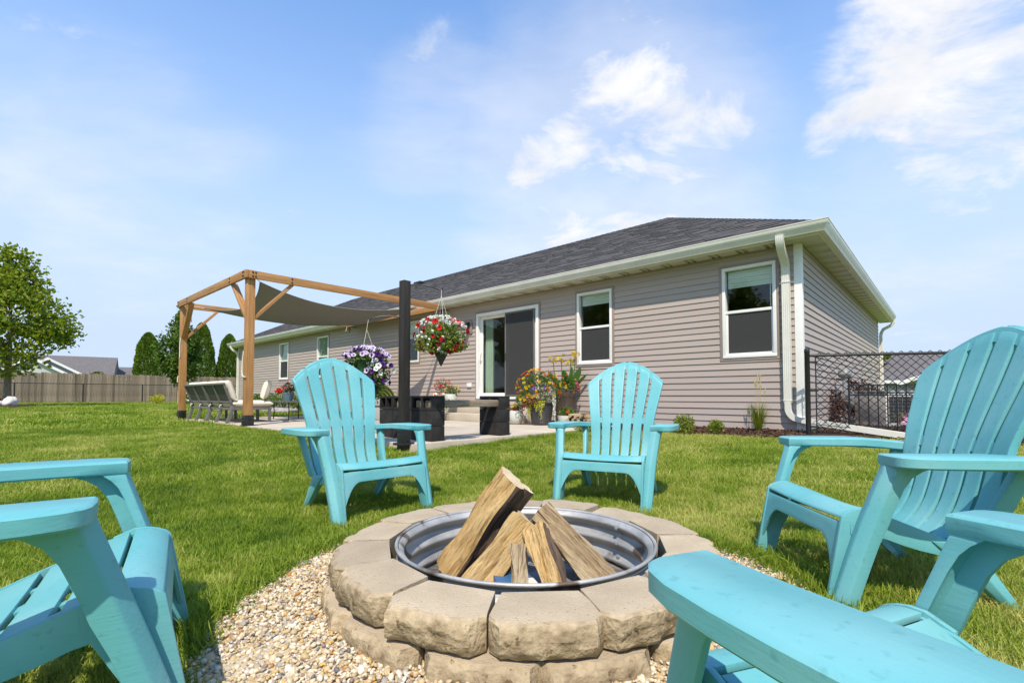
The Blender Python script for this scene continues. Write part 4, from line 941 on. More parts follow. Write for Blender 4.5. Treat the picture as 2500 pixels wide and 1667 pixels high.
def trailing(t, nm, mat, strands, rr, w=.016):
    m = MB()
    for x, y, z0, L_ in strands:
        k = 0
        while k*.012 < L_:
            z = z0-k*.012; s = w*(1-.5*k*.012/L_); p = Vector((x+rr.gauss(0, .006), y+rr.gauss(0, .006), z)); d = Vector((rr.gauss(0, 1), rr.gauss(0, 1)-.4, rr.gauss(0, .5))).normalized(); a = d.orthogonal().normalized()*s; b = d.cross(a).normalized()*s
            m.add([p-a, p-b+d*.006, p+a, p+b+d*.006], [(0, 1, 2, 3)], rr.random()); k += 1
    o = m.build(nm, mat, t, tint=True); o['kind'] = 'stuff'
def big_planter():
    p = (.54, 8.95); rz = math.atan2(p[0], p[1])*-1; t = thing('flower_pot', 'large dark ribbed pot with orange and yellow marigolds and lime trailing tassels', 'flower pot', (p[0], p[1], ZH), rz); rr = random.Random(2)
    prof = [(.165, 0), (.172, .01)]
    for k in range(10): z = .03+.036*k; r0 = .172+.060*(z/.40); prof += [(r0, z), (r0+.006, z+.012), (r0+.006, z+.020), (r0, z+.030)]
    prof += [(.240, .395), (.252, .40), (.252, .425)]; pot(t, prof, 'pot_dark', 32)
    m = MB(); leaves(m, 1700, (-.07, 0, .60), (.42, .32, .30), .045, rr, .45, .2, .08, .35); leaves(m, 700, (-.02, 0, .86), (.33, .26, .17), .045, rr, .4, .3, .02, .35); leaves(m, 300, (-.36, -.05, .46), (.16, .18, .14), .045, rr, .4, .2, .02, .35); o = m.build('foliage', 'leaf_mid', t, tint=True); o['kind'] = 'stuff'
    m = MB(); leaves(m, 340, (-.17, -.19, .46), (.13, .10, .09), .05, rr, .4, .1); leaves(m, 160, (-.27, -.13, .40), (.09, .09, .09), .05, rr, .4); o = m.build('coleus_foliage', 'leaf_coleus', t, tint=True); o['kind'] = 'stuff'
    c, rd = (-.05, 0, .68), (.42, .33, .36)
    blooms(t, 'yellow_marigold', 9, (-.38, -.05, .48), (.16, .18, .15), rr, scale=1.2); blooms(t, 'orange_marigold', 64, c, rd, rr, cond=lambda v: v.z > -.45, scale=1.05); blooms(t, 'yellow_marigold', 36, c, rd, rr, cond=lambda v: v.x < .1 and v.z > -.5, scale=1.1); blooms(t, 'yellow_marigold', 8, c, rd, rr, cond=lambda v: v.x > .3, scale=1.1); blooms(t, 'violet_petunia', 6, (0, -.05, .56), (.26, .27, .16), rr)
    trailing(t, 'lime_tassels', 'lime_trail', [(-.12, -.25, .44, .12), (-.09, -.262, .45, .20), (-.06, -.265, .43, .16), (-.03, -.268, .44, .26), (.0, -.268, .45, .34), (.02, -.266, .44, .20), (.05, -.262, .44, .12), (-.22, -.16, .40, .22), (-.24, -.14, .38, .26), (-.20, -.18, .38, .16)], rr)
    trailing(t, 'silver_trailer', 'silver_trail', [(.235, -.13, .62, .46), (.25, -.10, .60, .52), (.22, -.16, .55, .36), (.245, -.11, .52, .44)], rr, .02)
big_planter()
def barrel_planter():
    p = (1.02, 9.35); rz = -math.atan2(p[0], p[1]); t = thing('flower_pot', 'tall brown barrel pot with yellow canna flowers against the siding', 'flower pot', (p[0], p[1], ZH), rz); rr = random.Random(6)
    pot(t, [(.15, 0), (.155, .02), (.18, .30), (.195, .50), (.198, .505), (.212, .55), (.218, .62), (.224, .625), (.224, .66)], 'pot_barrel', 26)
    m = MB(); leaves(m, 700, (.02, 0, .74), (.30, .26, .16), .05, rr, .45, .2, .05, .4); o = m.build('foliage', 'leaf_mid', t, tint=True); o['kind'] = 'stuff'
    # large canna leaves, one object each
    for k, (x, y, L_, a, tl, w) in enumerate([(.16, -.05, .40, .35, .25, .15), (.05, 0, .36, -.2, .3, .13), (-.12, -.04, .34, -.6, .5, .12), (.10, .05, .42, .1, .15, .14), (-.25, 0, .30, -.9, .7, .11), (.22, .0, .30, .8, .55, .12), (-.02, -.06, .32, .2, .5, .12)]):
        m = MB(); n = 8; vs_ = []
        for i in range(n+1):
            f = i/n; hw = w*.5*math.sin(math.pi*min(1, f*.92+.08))**.7*(1 if f < .98 else .1); bend = tl*f*f*.5
            bx, bz = math.sin(a)*(L_*f), L_*f*(1-.35*tl*f); by = -bend*L_
            ca = math.cos(a+.3*k); sa = math.sin(a+.3*k)
            vs_ += [(bx-hw*ca, by+hw*sa+.015, bz), (bx, by, bz-.01), (bx+hw*ca, by-hw*sa+.015, bz)]
        fs = [q for i in range(n) for q in ((3*i, 3*i+1, 3*i+4, 3*i+3), (3*i+1, 3*i+2, 3*i+5, 3*i+4))]; m.add(vs_, fs, .3+.1*k); link('canna_leaf', m.mesh('canna_leaf', 'leaf_canna', smooth=True, tint=True), t, (x, y, .72))
    m = MB(); st = [(-.22, -.05, 1.22), (-.06, -.03, 1.26), (.12, -.02, 1.24), (.20, -.03, 1.33)]
    for x, y, z in st: m.tube([(x*.6, y, .65), (x*.9, y, .95), (x, y, z)], .009, 6, tint=.6)
    m.build('stems', 'leaf_canna', t, tint=True, smooth=True)
    for x, y, z in st:
        for k in range(5): link('flower', FL['yellow_marigold'], t, (x+rr.gauss(0, .028), y+rr.gauss(0, .02), z+rr.gauss(-.01, .04)), (rr.random()*2, rr.random()*2, rr.random()*6), (2.2, 1.5, 2.4))
    blooms(t, 'yellow_marigold', 8, (.02, 0, .74), (.30, .26, .18), rr, cond=lambda v: v.x > -.2, scale=1.15); blooms(t, 'orange_marigold', 5, (.02, 0, .78), (.26, .24, .18), rr, cond=lambda v: v.x < .2); blooms(t, 'pink_petunia', 5, (.27, -.05, .72), (.07, .08, .08), rr)
barrel_planter()
def small_pot(name_label, p, z, prof, mat, groups, leafm, fol, rr, extra=None):
    t = thing('flower_pot', name_label, 'flower pot', (p[0], p[1], z), -math.atan2(p[0], p[1])); pot(t, prof, mat)
    m = MB(); n, c, rd, s = fol; leaves(m, n, c, rd, s, rr, .4, .3, 0, .45); o = m.build('foliage', leafm, t, tint=True); o['kind'] = 'stuff'
    for nm, k, sc in groups: blooms(t, nm, k, c, (rd[0]*1.05, rd[1]*1.05, rd[2]*1.1), rr, cond=lambda v: v.z > -.2, scale=sc)
    return t
EGG = lambda s: [(.07*s, 0), (.10*s, .02*s), (.135*s, .10*s), (.142*s, .17*s), (.132*s, .235*s), (.126*s, .262*s)]
rr0 = random.Random(33)
small_pot('egg shaped speckled pot with red and yellow blooms beside the black block pillar', (.075, 9.15), ZH, EGG(1.0), 'pot_speckled', [('red_marigold', 9, 1.2), ('yellow_marigold', 4, 1.0), ('pink_head', 3, .8)], 'leaf_mid', (260, (0, 0, .30), (.13, .12, .08), .04), rr0)
small_pot('low speckled bowl planter with green foliage beside the firewood pile', (.99, 8.9), ZH, [(.09, 0), (.12, .02), (.148, .09), (.155, .16), (.155, .175)], 'pot_speckled', [('orange_marigold', 2, 1.3)], 'leaf_linden', (420, (.02, 0, .23), (.18, .14, .11), .045), rr0)
P1 = H(-7.05, -.42); P2 = H(-6.80, -.80); P3 = H(-7.40, -.55)
small_pot('white egg shaped pot with yellow marigolds on the step left of the door', P2, ZH+.321, EGG(.98), 'pot_speckled', [('yellow_marigold', 9, .9), ('small_red', 4, 1.2)], 'leaf_mid', (420, (.04, 0, .33), (.19, .15, .12), .04), rr0)
small_pot('dark violet patterned pot with tall red and orange flowers left of the steps', P3, ZH+.321, [(.09, 0), (.12, .10), (.135, .20), (.14, .21)], 'pot_violet', [('small_red', 26, 1.2), ('small_orange', 22, 1.1), ('pink_petunia', 4, .8)], 'leaf_mid', (420, (.02, 0, .42), (.20, .17, .20), .04), rr0)
small_pot('pot of orange flowers with one white bloom beside the steps', H(-6.65, -1.25), ZH, [(.08, 0), (.11, .12), (.12, .18)], 'pot_speckled', [('small_orange', 30, 1.2), ('white_petunia', 2, 1.3), ('violet_petunia', 3, .7)], 'leaf_mid', (520, (.0, 0, .38), (.24, .17, .20), .04), rr0)
tp = small_pot('blue glazed pot with pink and orange flowers on the iron patio table', H(-9.85, -3.12), ZH+.416, [(.085, 0), (.09, .01), (.125, .16), (.132, .165), (.135, .19)], 'pot_blue', [('pink_head', 6, 1.0), ('orange_marigold', 8, 1.1), ('small_red', 6, 1.2)], 'leaf_mid', (420, (.02, 0, .28), (.19, .15, .12), .045), rr0)
for k in range(3): link('flower', FL['red_head'], tp, (-.23+.03*k, -.03, .22+.03*(k % 2)), (.3*k, -.5, 0), 1.0)
# firewood pile
def wedge(rr, L_, s, m0='wood_split', m2='wood_end'):
    """split log lying along z from 0 to L_: wedge section with bark on the round side"""
    m = MB(); a = rr.uniform(.9, 1.5); sec = [(0, 0)] + [(s*math.cos(-a/2+a*k/5), s*math.sin(-a/2+a*k/5)) for k in range(6)]
    n = 8; rings = []
    ph = rr.random()*9
    for i in range(n+1):
        z = L_*i/n; ring = []
        for j, (x, y) in enumerate(sec):
            w = .045*s*2*mnoise.noise(Vector((x*12+ph, y*12, z*3))); ring.append((x-s*.5+w, y+w*.6, z+.01*mnoise.noise(Vector((x*20, y*20, ph+i*0)))*(1 if i in (0, n) else 0)))
        rings.append(ring)
    k = len(sec)
    vs_ = [p for r in rings for p in r]; wood = []; bark = []
    for i in range(n):
        for j in range(k):
            f = (i*k+j, i*k+(j+1) % k, (i+1)*k+(j+1) % k, (i+1)*k+j); (bark if 1 <= j < k-1 else wood).append(f)
    m.v = vs_; m.t = [.5]*len(vs_); ends = [tuple(range(k-1, -1, -1)), tuple(n*k+j for j in range(k))]
    m.f = wood+bark+ends; m.m = [0]*len(wood)+[1]*len(bark)+[2]*2
    return m.mesh('split_log', [m0, 'bark', m2], smooth=True, angle=30)
def pile():
    rr = random.Random(12); k = 0; ms = [wedge(rr, .36, .060+.010*i, 'wood_grey', 'wood_grey') for i in range(4)]
    for row, n in enumerate((7, 6, 4)):
        for i in range(n):
            x = -3.34+.115*i+.055*row; o = link('firewood_log', ms[k % 4], None, H(x, -1.22+rr.gauss(0, .015), ZH-.0+.042+.078*row), (R(-90), rr.random()*6.28, HANG)); k += 1
            tag(o, 'split firewood log in the low pile beside the patio planters', 'firewood', 'firewood pile by the planters')
pile()

def shrub(name, label, p, rad, n, leafm, size, seed, cat='shrub', aspect=.45, flowers=None, group=None):
    rr = random.Random(seed); z = float(ground(*p)); t = thing(name, label, cat, (p[0], p[1], z), 0, group)
    m = MB(); leaves(m, n, (0, 0, rad[2]*.95+.02), rad, size, rr, .4, .2, 0, aspect); o = m.build('foliage', leafm, t, tint=True); o['kind'] = 'stuff'
    m = MB()
    for k in range(7): a = k*.9; m.tube([(.01*math.cos(a), .01*math.sin(a), 0), (rad[0]*.45*math.cos(a), rad[1]*.45*math.sin(a), rad[2]*1.2)], [.008, .003], 5)
    m.build('stem', 'bark_grey', t)
    if flowers:
        for nm, k, sc in flowers: blooms(t, nm, k, (0, 0, rad[2]*.95), (rad[0]*1.03, rad[1]*1.03, rad[2]*1.05), rr, cond=lambda v: v.z > -.3, scale=sc)
    return t
shrub('garden_plant', 'feathery light green plant in the mulch, taller of the pair by the wall', (2.47, 6.95), (.165, .15, .155), 1000, 'leaf_lime', .035, 3, 'plant')
shrub('garden_plant', 'small light green plant in the mulch next to the tall grass', (2.92, 6.95), (.125, .12, .115), 520, 'leaf_lime', .04, 4, 'plant')
shrub('groundcover', 'low chartreuse creeping plant in the mulch by the patio edge', (1.14, 7.45), (.20, .14, .055), 700, 'leaf_lime', .025, 5, 'plant')
def tall_grass(label, p, h, n, leafm, seed, spread=.18, plumes=7):
    rr = random.Random(seed); z = float(ground(*p))+.03; t = thing('ornamental_grass', label, 'ornamental grass', (p[0], p[1], z), 0)
    m = MB()
    for _ in range(n):
        a = rr.random()*6.28; q = rr.random()**.7*spread; L_ = h*(.35+.65*rr.random()); r0 = .035*rr.random(); w = .003+.003*rr.random(); tt = min(1, max(0, rr.gauss(.45, .25))); pts = []
        for i in range(5):
            f = i/4; pts.append(Vector((math.cos(a)*(r0+q*f*f), math.sin(a)*(r0+q*f*f), L_*f*(1-.18*(q/spread)*f))))
        sd_ = Vector((-math.sin(a), math.cos(a), 0)); vs_ = []
        for i, pt in enumerate(pts): ww = w*(1-.8*i/4); vs_ += [pt-sd_*ww, pt+sd_*ww]
        m.add(vs_, [(2*i, 2*i+1, 2*i+3, 2*i+2) for i in range(4)], tt)
    o = m.build('blades', leafm, t, tint=True); o['kind'] = 'stuff'
    for k in range(plumes):
        a = k*2.4; x, y = math.cos(a)*.10*rr.random(), math.sin(a)*.10*rr.random(); hh = h*(1.25+.55*rr.random()); m = MB(); m.tube([(x*.3, y*.3, 0), (x*.8, y*.8, hh*.5), (x, y, hh*.86)], .0016, 4, tint=.7)
        m.tube([(x, y, hh*.84), (x*1.05, y*1.05, hh*.92), (x*1.12, y*1.12, hh)], [.003, .009, .002], 6, tint=.9); m.build('plume', 'leaf_straw', t, tint=True)
tall_grass('tall feather reed grass clump with tan plumes beside the downspout', (3.60, 7.08), .52, 420, 'leaf_lime', 9, .20, 9)
tall_grass('dry straw coloured grass clump in front of the air conditioner', (6.22, 7.60), .34, 320, 'leaf_straw', 10, .22, 0)

# ------------------------------------------------------------------ corner fence, meter, air conditioner
def chain_wires(m, L_, z0, z1, p, r, sides=4, peaks=True, seed=0):
    n = int(L_/(p/2)); h = p*.95/2; k = int((z1-z0)/h)
    for i in range(n):
        x = i*p/2; pts = []
        for j in range(k+1): pts.append((x + (p/2 if (j+i) % 2 else 0) - p/4, (.003 if j % 2 else -.003), z0+j*h))
        for q0, q1 in zip(pts[:-1], pts[1:]): m.tube([q0, q1], r, sides, caps=False)
def corner_fence():
    a = Vector((4.05, 6.62, 0)); b = Vector((6.9, 5.75, 0)); d = b-a; L_ = d.length; rz = math.atan2(d.y, d.x); z = .12
    t = thing('chain_link_fence', 'black chain link fence panel running from the house corner', 'fence', (a.x, a.y, z), rz)
    m = MB(); m.lathe([(.033, 0), (.033, 1.17), (.036, 1.175), (.036, 1.20), (.028, 1.225), (.006, 1.235)], 14); m.build('post', 'black_metal', t, smooth=True)
    m = MB(); m.lathe([(.033, 0), (.033, 1.17), (.036, 1.175), (.036, 1.20), (.028, 1.225), (.006, 1.235)], 14, (L_, 0, 0)); m.build('post', 'black_metal', t, smooth=True)
    m = MB(); m.tube([(.03, 0, 1.13), (L_, 0, 1.13)], .019, 10); m.build('top_rail', 'black_metal', t, smooth=True)
    m = MB(); m.tube([(.095, -.02, .04), (.095, -.02, 1.12)], .008, 6)
    for q in (.16, .65, 1.04): m.box((.02, -.03, q-.012), (.12, -.008, q+.012))
    m.build('tension_bar', 'black_metal', t)
    m = MB(); chain_wires(m, L_-.12, .03, 1.20, .104, .0046); o = m.build('chain_mesh', 'black_metal', t); o.location = (.12, -.012, 0)
corner_fence()
def garden_panel():
    a = Vector((5.02, 7.20, 0)); b = Vector((6.42, 7.35, 0)); d = b-a; L_ = d.length; t = thing('garden_fence_panel', 'low black ornamental iron fence panel in front of the red shrub', 'fence panel', (a.x, a.y, .16), math.atan2(d.y, d.x))
    for x, h in ((0, .80), (L_, .86)):
        m = MB(); m.tube([(x, 0, 0), (x, 0, h)], .013, 8); m.lathe([(.003, -.02), (.022, 0), (.022, .012), (.003, .035)], 10, (x, 0, h)); m.build('post', 'black_metal', t, smooth=True)
    for z in (.08, .55, .70):
        m = MB(); m.box((0, -.008, z-.010), (L_, .008, z+.010)); m.build('rail', 'black_metal', t)
    n = 9
    for k in range(1, n):
        m = MB(); x = L_*k/n; m.box((x-.006, -.006, .0), (x+.006, .006, .69)); m.build('bar', 'black_metal', t)
    m = MB()
    for k in range(n):
        x = L_*(k+.5)/n; m.tube([(x+.055*math.cos(q), 0, .625+.058*math.sin(q)) for q in np.linspace(0, 2*math.pi, 15)], .004, 5)
    m.build('scroll', 'black_metal', t)
garden_panel()
def gas_meter():
    t = thing('gas_meter', 'grey gas meter with pipes mounted on the side wall', 'gas meter', H(.02, 2.45, ZH), HANG+R(90)); c = (0, -.16)
    m = MB(); m.lathe([(.11, 0), (.125, .03), (.125, .21), (.10, .26)], 16, (.08, c[1], .36)); m.box((-.13, c[1]-.10, .40), (.05, c[1]+.08, .64)); m.build('meter_body', 'meter_grey', t, bevel=.012)
    m = MB(); m.tube([(-.06, c[1], 0), (-.06, c[1], .55), (-.06, c[1], .95), (-.04, c[1], 1.02), (.02, c[1], 1.03), (.05, c[1], .98)], .034, 8); m.tube([(.06, c[1], .58), (.06, c[1], .80), (.06, c[1]+.10, .84), (.06, .0, .84)], .02, 8); m.build('pipe', 'meter_grey', t, smooth=True)
    m = MB(); m.lathe([(.02, -.08), (.09, -.05), (.11, .0), (.09, .07), (.04, .11)], 14, (-.03, c[1], .92)); m.build('regulator', 'meter_grey', t, smooth=True)
gas_meter()
def ac_unit():
    t = thing('air_conditioner', 'beige air conditioning condenser with dark grille beside the house', 'air conditioner', (6.72, 8.62, .15), R(2))
    W, D, Hh = .36, .36, .60; m = MB(); m.box((-W, -D, .05), (W, D, Hh)); m.build('cabinet', 'unit_beige', t, bevel=.03)
    m = MB(); m.box((-W-.03, -D-.03, 0), (W+.03, D+.03, .05)); m.build('pad', 'grey_block', t)
    m = MB(); m.box((-W-.012, -D-.012, Hh+.001), (W+.012, D+.012, Hh+.045)); m.build('lid', 'meter_grey', t, bevel=.02)
    m = MB(); m.box((-W+.05, -D-.005, .09), (W-.05, -D-.001, Hh-.06)); m.build('grille_back', 'plastic_black', t)
    m = MB()
    for k in range(9): x = -W+.05+(2*W-.1)*k/8; m.box((x-.0018, -D-.012, .09), (x+.0018, -D-.006, Hh-.06))
    for k in range(9): z = .09+(Hh-.15)*k/8; m.box((-W+.05, -D-.013, z-.0018), (W-.05, -D-.0125, z+.0018))
    m.build('grille', 'meter_grey', t)
ac_unit()
def big_shrub(label, p, rad, n, leafm, size, seed):
    shrub('shrub', label, p, rad, n, leafm, size, seed)
big_shrub('dark red leaved shrub growing beside the air conditioner', (6.85, 9.75), (.66, .5, .46), 2300, 'leaf_dark_red', .07, 14)
big_shrub('smaller bronze leaved shrub between the gas meter and the air conditioner', (5.60, 8.45), (.28, .28, .36), 900, 'leaf_dark_red', .06, 15)
shrub('sedum_plant', 'clump of dusty pink sedum flowers by the air conditioner', (5.62, 6.72), (.17, .16, .16), 420, 'leaf_linden', .05, 16, 'plant', flowers=[('sedum_head', 26, 1.0)])

# ------------------------------------------------------------------ far fence, trees, neighbours
FX = -38.6                                                           # fence line in house coordinates
def wood_fence():
    t = thing('wooden_fence', 'weathered grey brown vertical board privacy fence across the lawn', 'fence', H(FX-.9, 0, .26), HANG); rr = random.Random(7); ms = []
    for k in range(5):
        m = MB(); h = 1.86+.012*k; w = .135; m.add([(0, -w/2, 0), (.02, -w/2, 0), (.02, w/2, 0), (0, w/2, 0), (0, -w/2, h-.025), (.02, -w/2, h-.025), (.02, w/2, h-.025), (0, w/2, h-.025), (0, -w/2+.03, h), (.02, -w/2+.03, h), (.02, w/2-.03, h), (0, w/2-.03, h)],
              [(0, 3, 2, 1), (0, 1, 5, 4), (2, 3, 7, 6), (1, 2, 6, 5), (3, 0, 4, 7), (4, 5, 9, 8), (6, 7, 11, 10), (5, 6, 10, 9), (7, 4, 8, 11), (8, 9, 10, 11)]); ms.append(m.mesh('fence_board', 'fence_wood'))
    y = -10.5
    while y < 13.5: link('fence_board', rr.choice(ms), t, (rr.gauss(0, .004), y, rr.gauss(0, .012)), (0, rr.gauss(0, .006), rr.gauss(0, .02))); y += .142
    for z in (.35, 1.45):
        m = MB(); m.box((-.065, -10.5, z-.04), (-.025, 13.5, z+.04)); m.build('fence_rail', 'fence_wood', t)
wood_fence()
def far_chain():
    t = thing('chain_link_fence', 'long low black chain link fence in front of the wooden boards', 'fence', H(FX, 0, .265), HANG); y0, y1 = -10.5, 12.0
    m = MB(); m.tube([(0, y0, 1.20), (0, y1, 1.20)], .022, 8); m.build('top_rail', 'black_metal', t, smooth=True)
    y = y0+.9
    while y < y1: m = MB(); m.lathe([(.034, -.05), (.034, 1.20), (.005, 1.225)], 8, (0, y, 0)); m.build('post', 'black_metal', t, smooth=True); y += 3.0
    m = MB(); chain_wires(m, y1-y0, .03, 1.19, .13, .0035, 3); o = m.build('chain_mesh', 'black_metal', t); o.location = (0, y0, 0); o.rotation_euler = (0, 0, R(90))
far_chain()
def tree(name, label, p, h, crown, leafm, n, size, seed, trunk=.10, limbs=9, group=None, base=None, aspect=.7, shape='round', lean=0):
    rr = random.Random(seed); z = float(ground(*p)); t = thing(name, label, 'tree', (p[0], p[1], z), 0, group); cz, rx, rz_ = crown
    m = MB(); top = cz+rz_*.5; fork = base or (cz-rz_*.95)
    m.tube([(0, 0, -.1), (.02, 0, fork*.5), (.0, .02, fork), (.03, 0, cz), (0, 0, top)], [trunk*1.25, trunk, trunk*.9, trunk*.5, trunk*.12], 10)
    tips = []
    for k in range(limbs):
        a = k*2.4+rr.random()*.5; zz = fork + (top-fork)*(k/limbs)*.8; q = rx*(.55+.35*rr.random())*(1-.35*k/limbs); e = Vector((math.cos(a)*q, math.sin(a)*q, zz+rz_*(.30+.25*rr.random())))
        mid = Vector((e.x*.45, e.y*.45, zz+(e.z-zz)*.35)); m.tube([(0, 0, zz), tuple(mid), tuple(e)], [trunk*.45*(1-.5*k/limbs), trunk*.28, trunk*.08], 6); tips.append(e)
    m.build('trunk', 'bark_grey', t, smooth=True)
    m = MB(); clumps = []
    nc = max(14, n//(45 if shape == 'column' else 70))
    for k in range(nc):
        v = Vector((rr.gauss(0, 1), rr.gauss(0, 1), rr.gauss(0, 1))).normalized(); q = .25+.72*rr.random()**.6
        if shape == 'ovate': s = 1.0-.70*max(0, v.z) ; c = Vector((v.x*rx*q*s, v.y*rx*q*s, cz+v.z*rz_*q))
        elif shape == 'column': f = rr.random(); w = rx*(1.0-.10*f-.78*max(0, f-.55)**1.35*2.2); w = max(w, .05); a = rr.random()*6.28; c = Vector((math.cos(a)*w*(.75+.25*rr.random()), math.sin(a)*w*(.75+.25*rr.random()), cz-rz_+2*rz_*f))
        else: c = Vector((v.x*rx*q, v.y*rx*q, cz+v.z*rz_*q))
        clumps.append(c)
    per = n//nc
    if shape == 'column':                                    # close set sprays over an egg shaped column
        clumps = []
        for _ in range(n):
            f = rr.random()**.9; a = rr.random()*6.28; w = rx*(.80+.20*math.sin(math.pi*min(1, f*1.25+.12)))*(1-max(0, (f-.50)/.50)**2.8)**.62
            w *= .90+.20*mnoise.noise(Vector((math.cos(a)*1.6, math.sin(a)*1.6, f*7+seed)))+.10*rr.random()-.25*(rr.random() < .25)
            c = Vector((math.cos(a)*w, math.sin(a)*w, cz-rz_+2*rz_*f*.99)); d = Vector((math.cos(a)*.7+rr.gauss(0, .35), math.sin(a)*.7+rr.gauss(0, .35), 1.0)).normalized(); s_ = d.cross(Vector((rr.gauss(0, 1), rr.gauss(0, 1), .3))).normalized(); u = s_.cross(d); L_ = size*(.7+.7*rr.random()); ww = L_*aspect
            m.add([c-d*L_*.5, c+s_*ww*.5+u*ww*.2, c+d*L_*.5, c-s_*ww*.5+u*ww*.2], [(0, 1, 2), (0, 2, 3)], min(1, max(0, rr.gauss(.5, .24))))
    for c in clumps:
        rc = (rx*.30, rx*.30, rz_*.20) if shape != 'column' else (rx*.30, rx*.30, rz_*.08)
        leaves(m, per, c, rc, size, rr, .2, -.1 if shape != 'column' else .6, 0, aspect)
    o = m.build('crown', leafm, t, tint=True); return t
MAPLE_OBJ = tree('maple_tree', 'broad bright green maple standing in a round mulch bed', MAPLE, 6.5, (3.95, 2.12, 2.70), 'leaf_maple', 10000, .165, 41, .12, 12, base=1.55, shape='ovate')
zc = float(ground(-19, 27))
tree('linden_tree', 'young round crowned tree with a white trunk guard behind the pergola post', (-17.6, 25.6), 5.0, (2.95, 1.08, 2.05), 'leaf_linden', 7500, .15, 42, .06, 8, base=1.0, shape='ovate')
m = MB(); m.lathe([(.085, 0), (.085, 1.1), (.07, 1.1)], 10, (-17.6, 25.6, float(ground(-17.6, 25.6)))); tag(m.build('trunk_guard', 'rock_pale'), 'pale tube guard round the young tree trunk', 'tree guard')
for (px, d, h, rx, sd_, lb) in ((360, 40.5, 5.7, 1.06, 51, 'dense columnar evergreen standing alone behind the wooden fence'), (491, 41.5, 6.7, 1.0, 52, 'dense columnar evergreen behind the young round crowned tree'), (558, 43, 5.9, 1.0, 53, 'dense columnar evergreen next to the far end of the house')):
    tree('arborvitae', lb, ((px-1250)/1180*d, d), h, (h/2+.1, rx, h/2), 'leaf_cedar', 11000, .19, sd_, .12, 4, 'columnar evergreens behind the fence', base=.3, shape='column', aspect=.45)
rp = (-16.9, 25.0)
shrub('shrub', 'bright yellow green round shrub at the foot of the young tree', (-18.6, 25.4), (.38, .36, .27), 700, 'leaf_yellow', .07, 61)
shrub('shrub', 'low green shrub with white blossom next to the grey garden rock', (-16.75, 25.0), (.42, .40, .30), 600, 'leaf_mid', .08, 62, flowers=[('white_head', 26, 3.2)])
def rock(label, p, s, mat, seed, zoff=0.0):
    bm = bmesh.new(); bmesh.ops.create_icosphere(bm, subdivisions=3, radius=1)
    for v in bm.verts: n_ = 1+.28*mnoise.noise(v.co*1.6+Vector((seed, 0, 0)))+.08*mnoise.noise(v.co*5+Vector((0, seed, 0))); v.co = Vector((v.co.x*s[0], v.co.y*s[1], v.co.z*s[2]))*n_
    me = bpy.data.meshes.new('garden_rock'); bm.to_mesh(me); bm.free(); me.materials.append(MATS[mat]); me.shade_smooth(); o = link('garden_rock', me, None, (p[0], p[1], float(ground(*p))+s[2]*.5+zoff), (0, 0, seed)); tag(o, label, 'rock')
rock('grey speckled rock beside the white blossoming shrub', (-16.05, 24.6), (.28, .24, .17), 'rock_grey', 3)
rock('upright white boulder with flowers planted behind it in the maple bed', (-20.0, 19.3), (.24, .22, .24), 'rock_pale', 5, .08)
rock('long low white boulder lying in the maple bed', (-20.65, 19.2), (.55, .25, .15), 'rock_pale', 8, .06)
shrub('flower_clump', 'clump of red flowers at the foot of the maple trunk', (-20.9, 19.75), (.42, .32, .16), 420, 'leaf_mid', .07, 63, 'flowers', flowers=[('red_head', 34, 1.0)])
# shrubs along the far wall of the house
for k, (x, y, r) in enumerate(((-14.6, -.75, .42), (-15.9, -.8, .50), (-17.3, -.8, .45), (-18.6, -.8, .40))):
    q = H(x, y); shrub('shrub', 'rounded green shrub in the row along the house wall behind the patio table', (q[0], q[1]), (r, r, r*.75), 700, 'leaf_linden', .08, 70+k, group='shrubs along the house wall')
for k in range(12):
    q = H(-13.4-.42*k, -1.45); rock('edging stone in the row in front of the house wall shrubs', q[:2], (.20, .12, .11), 'rock_grey', 20+k)
    COL.objects[-1]['group'] = 'edging stones'
m = MB(); q = H(-11.2, -2.5); m.lathe([(.05, 0), (.06, .10), (.02, .16)], 10); tag(m.build('watering_can', 'can_yellow'), 'bright yellow watering can near the patio table', 'watering can').location = (q[0], q[1], ZH)
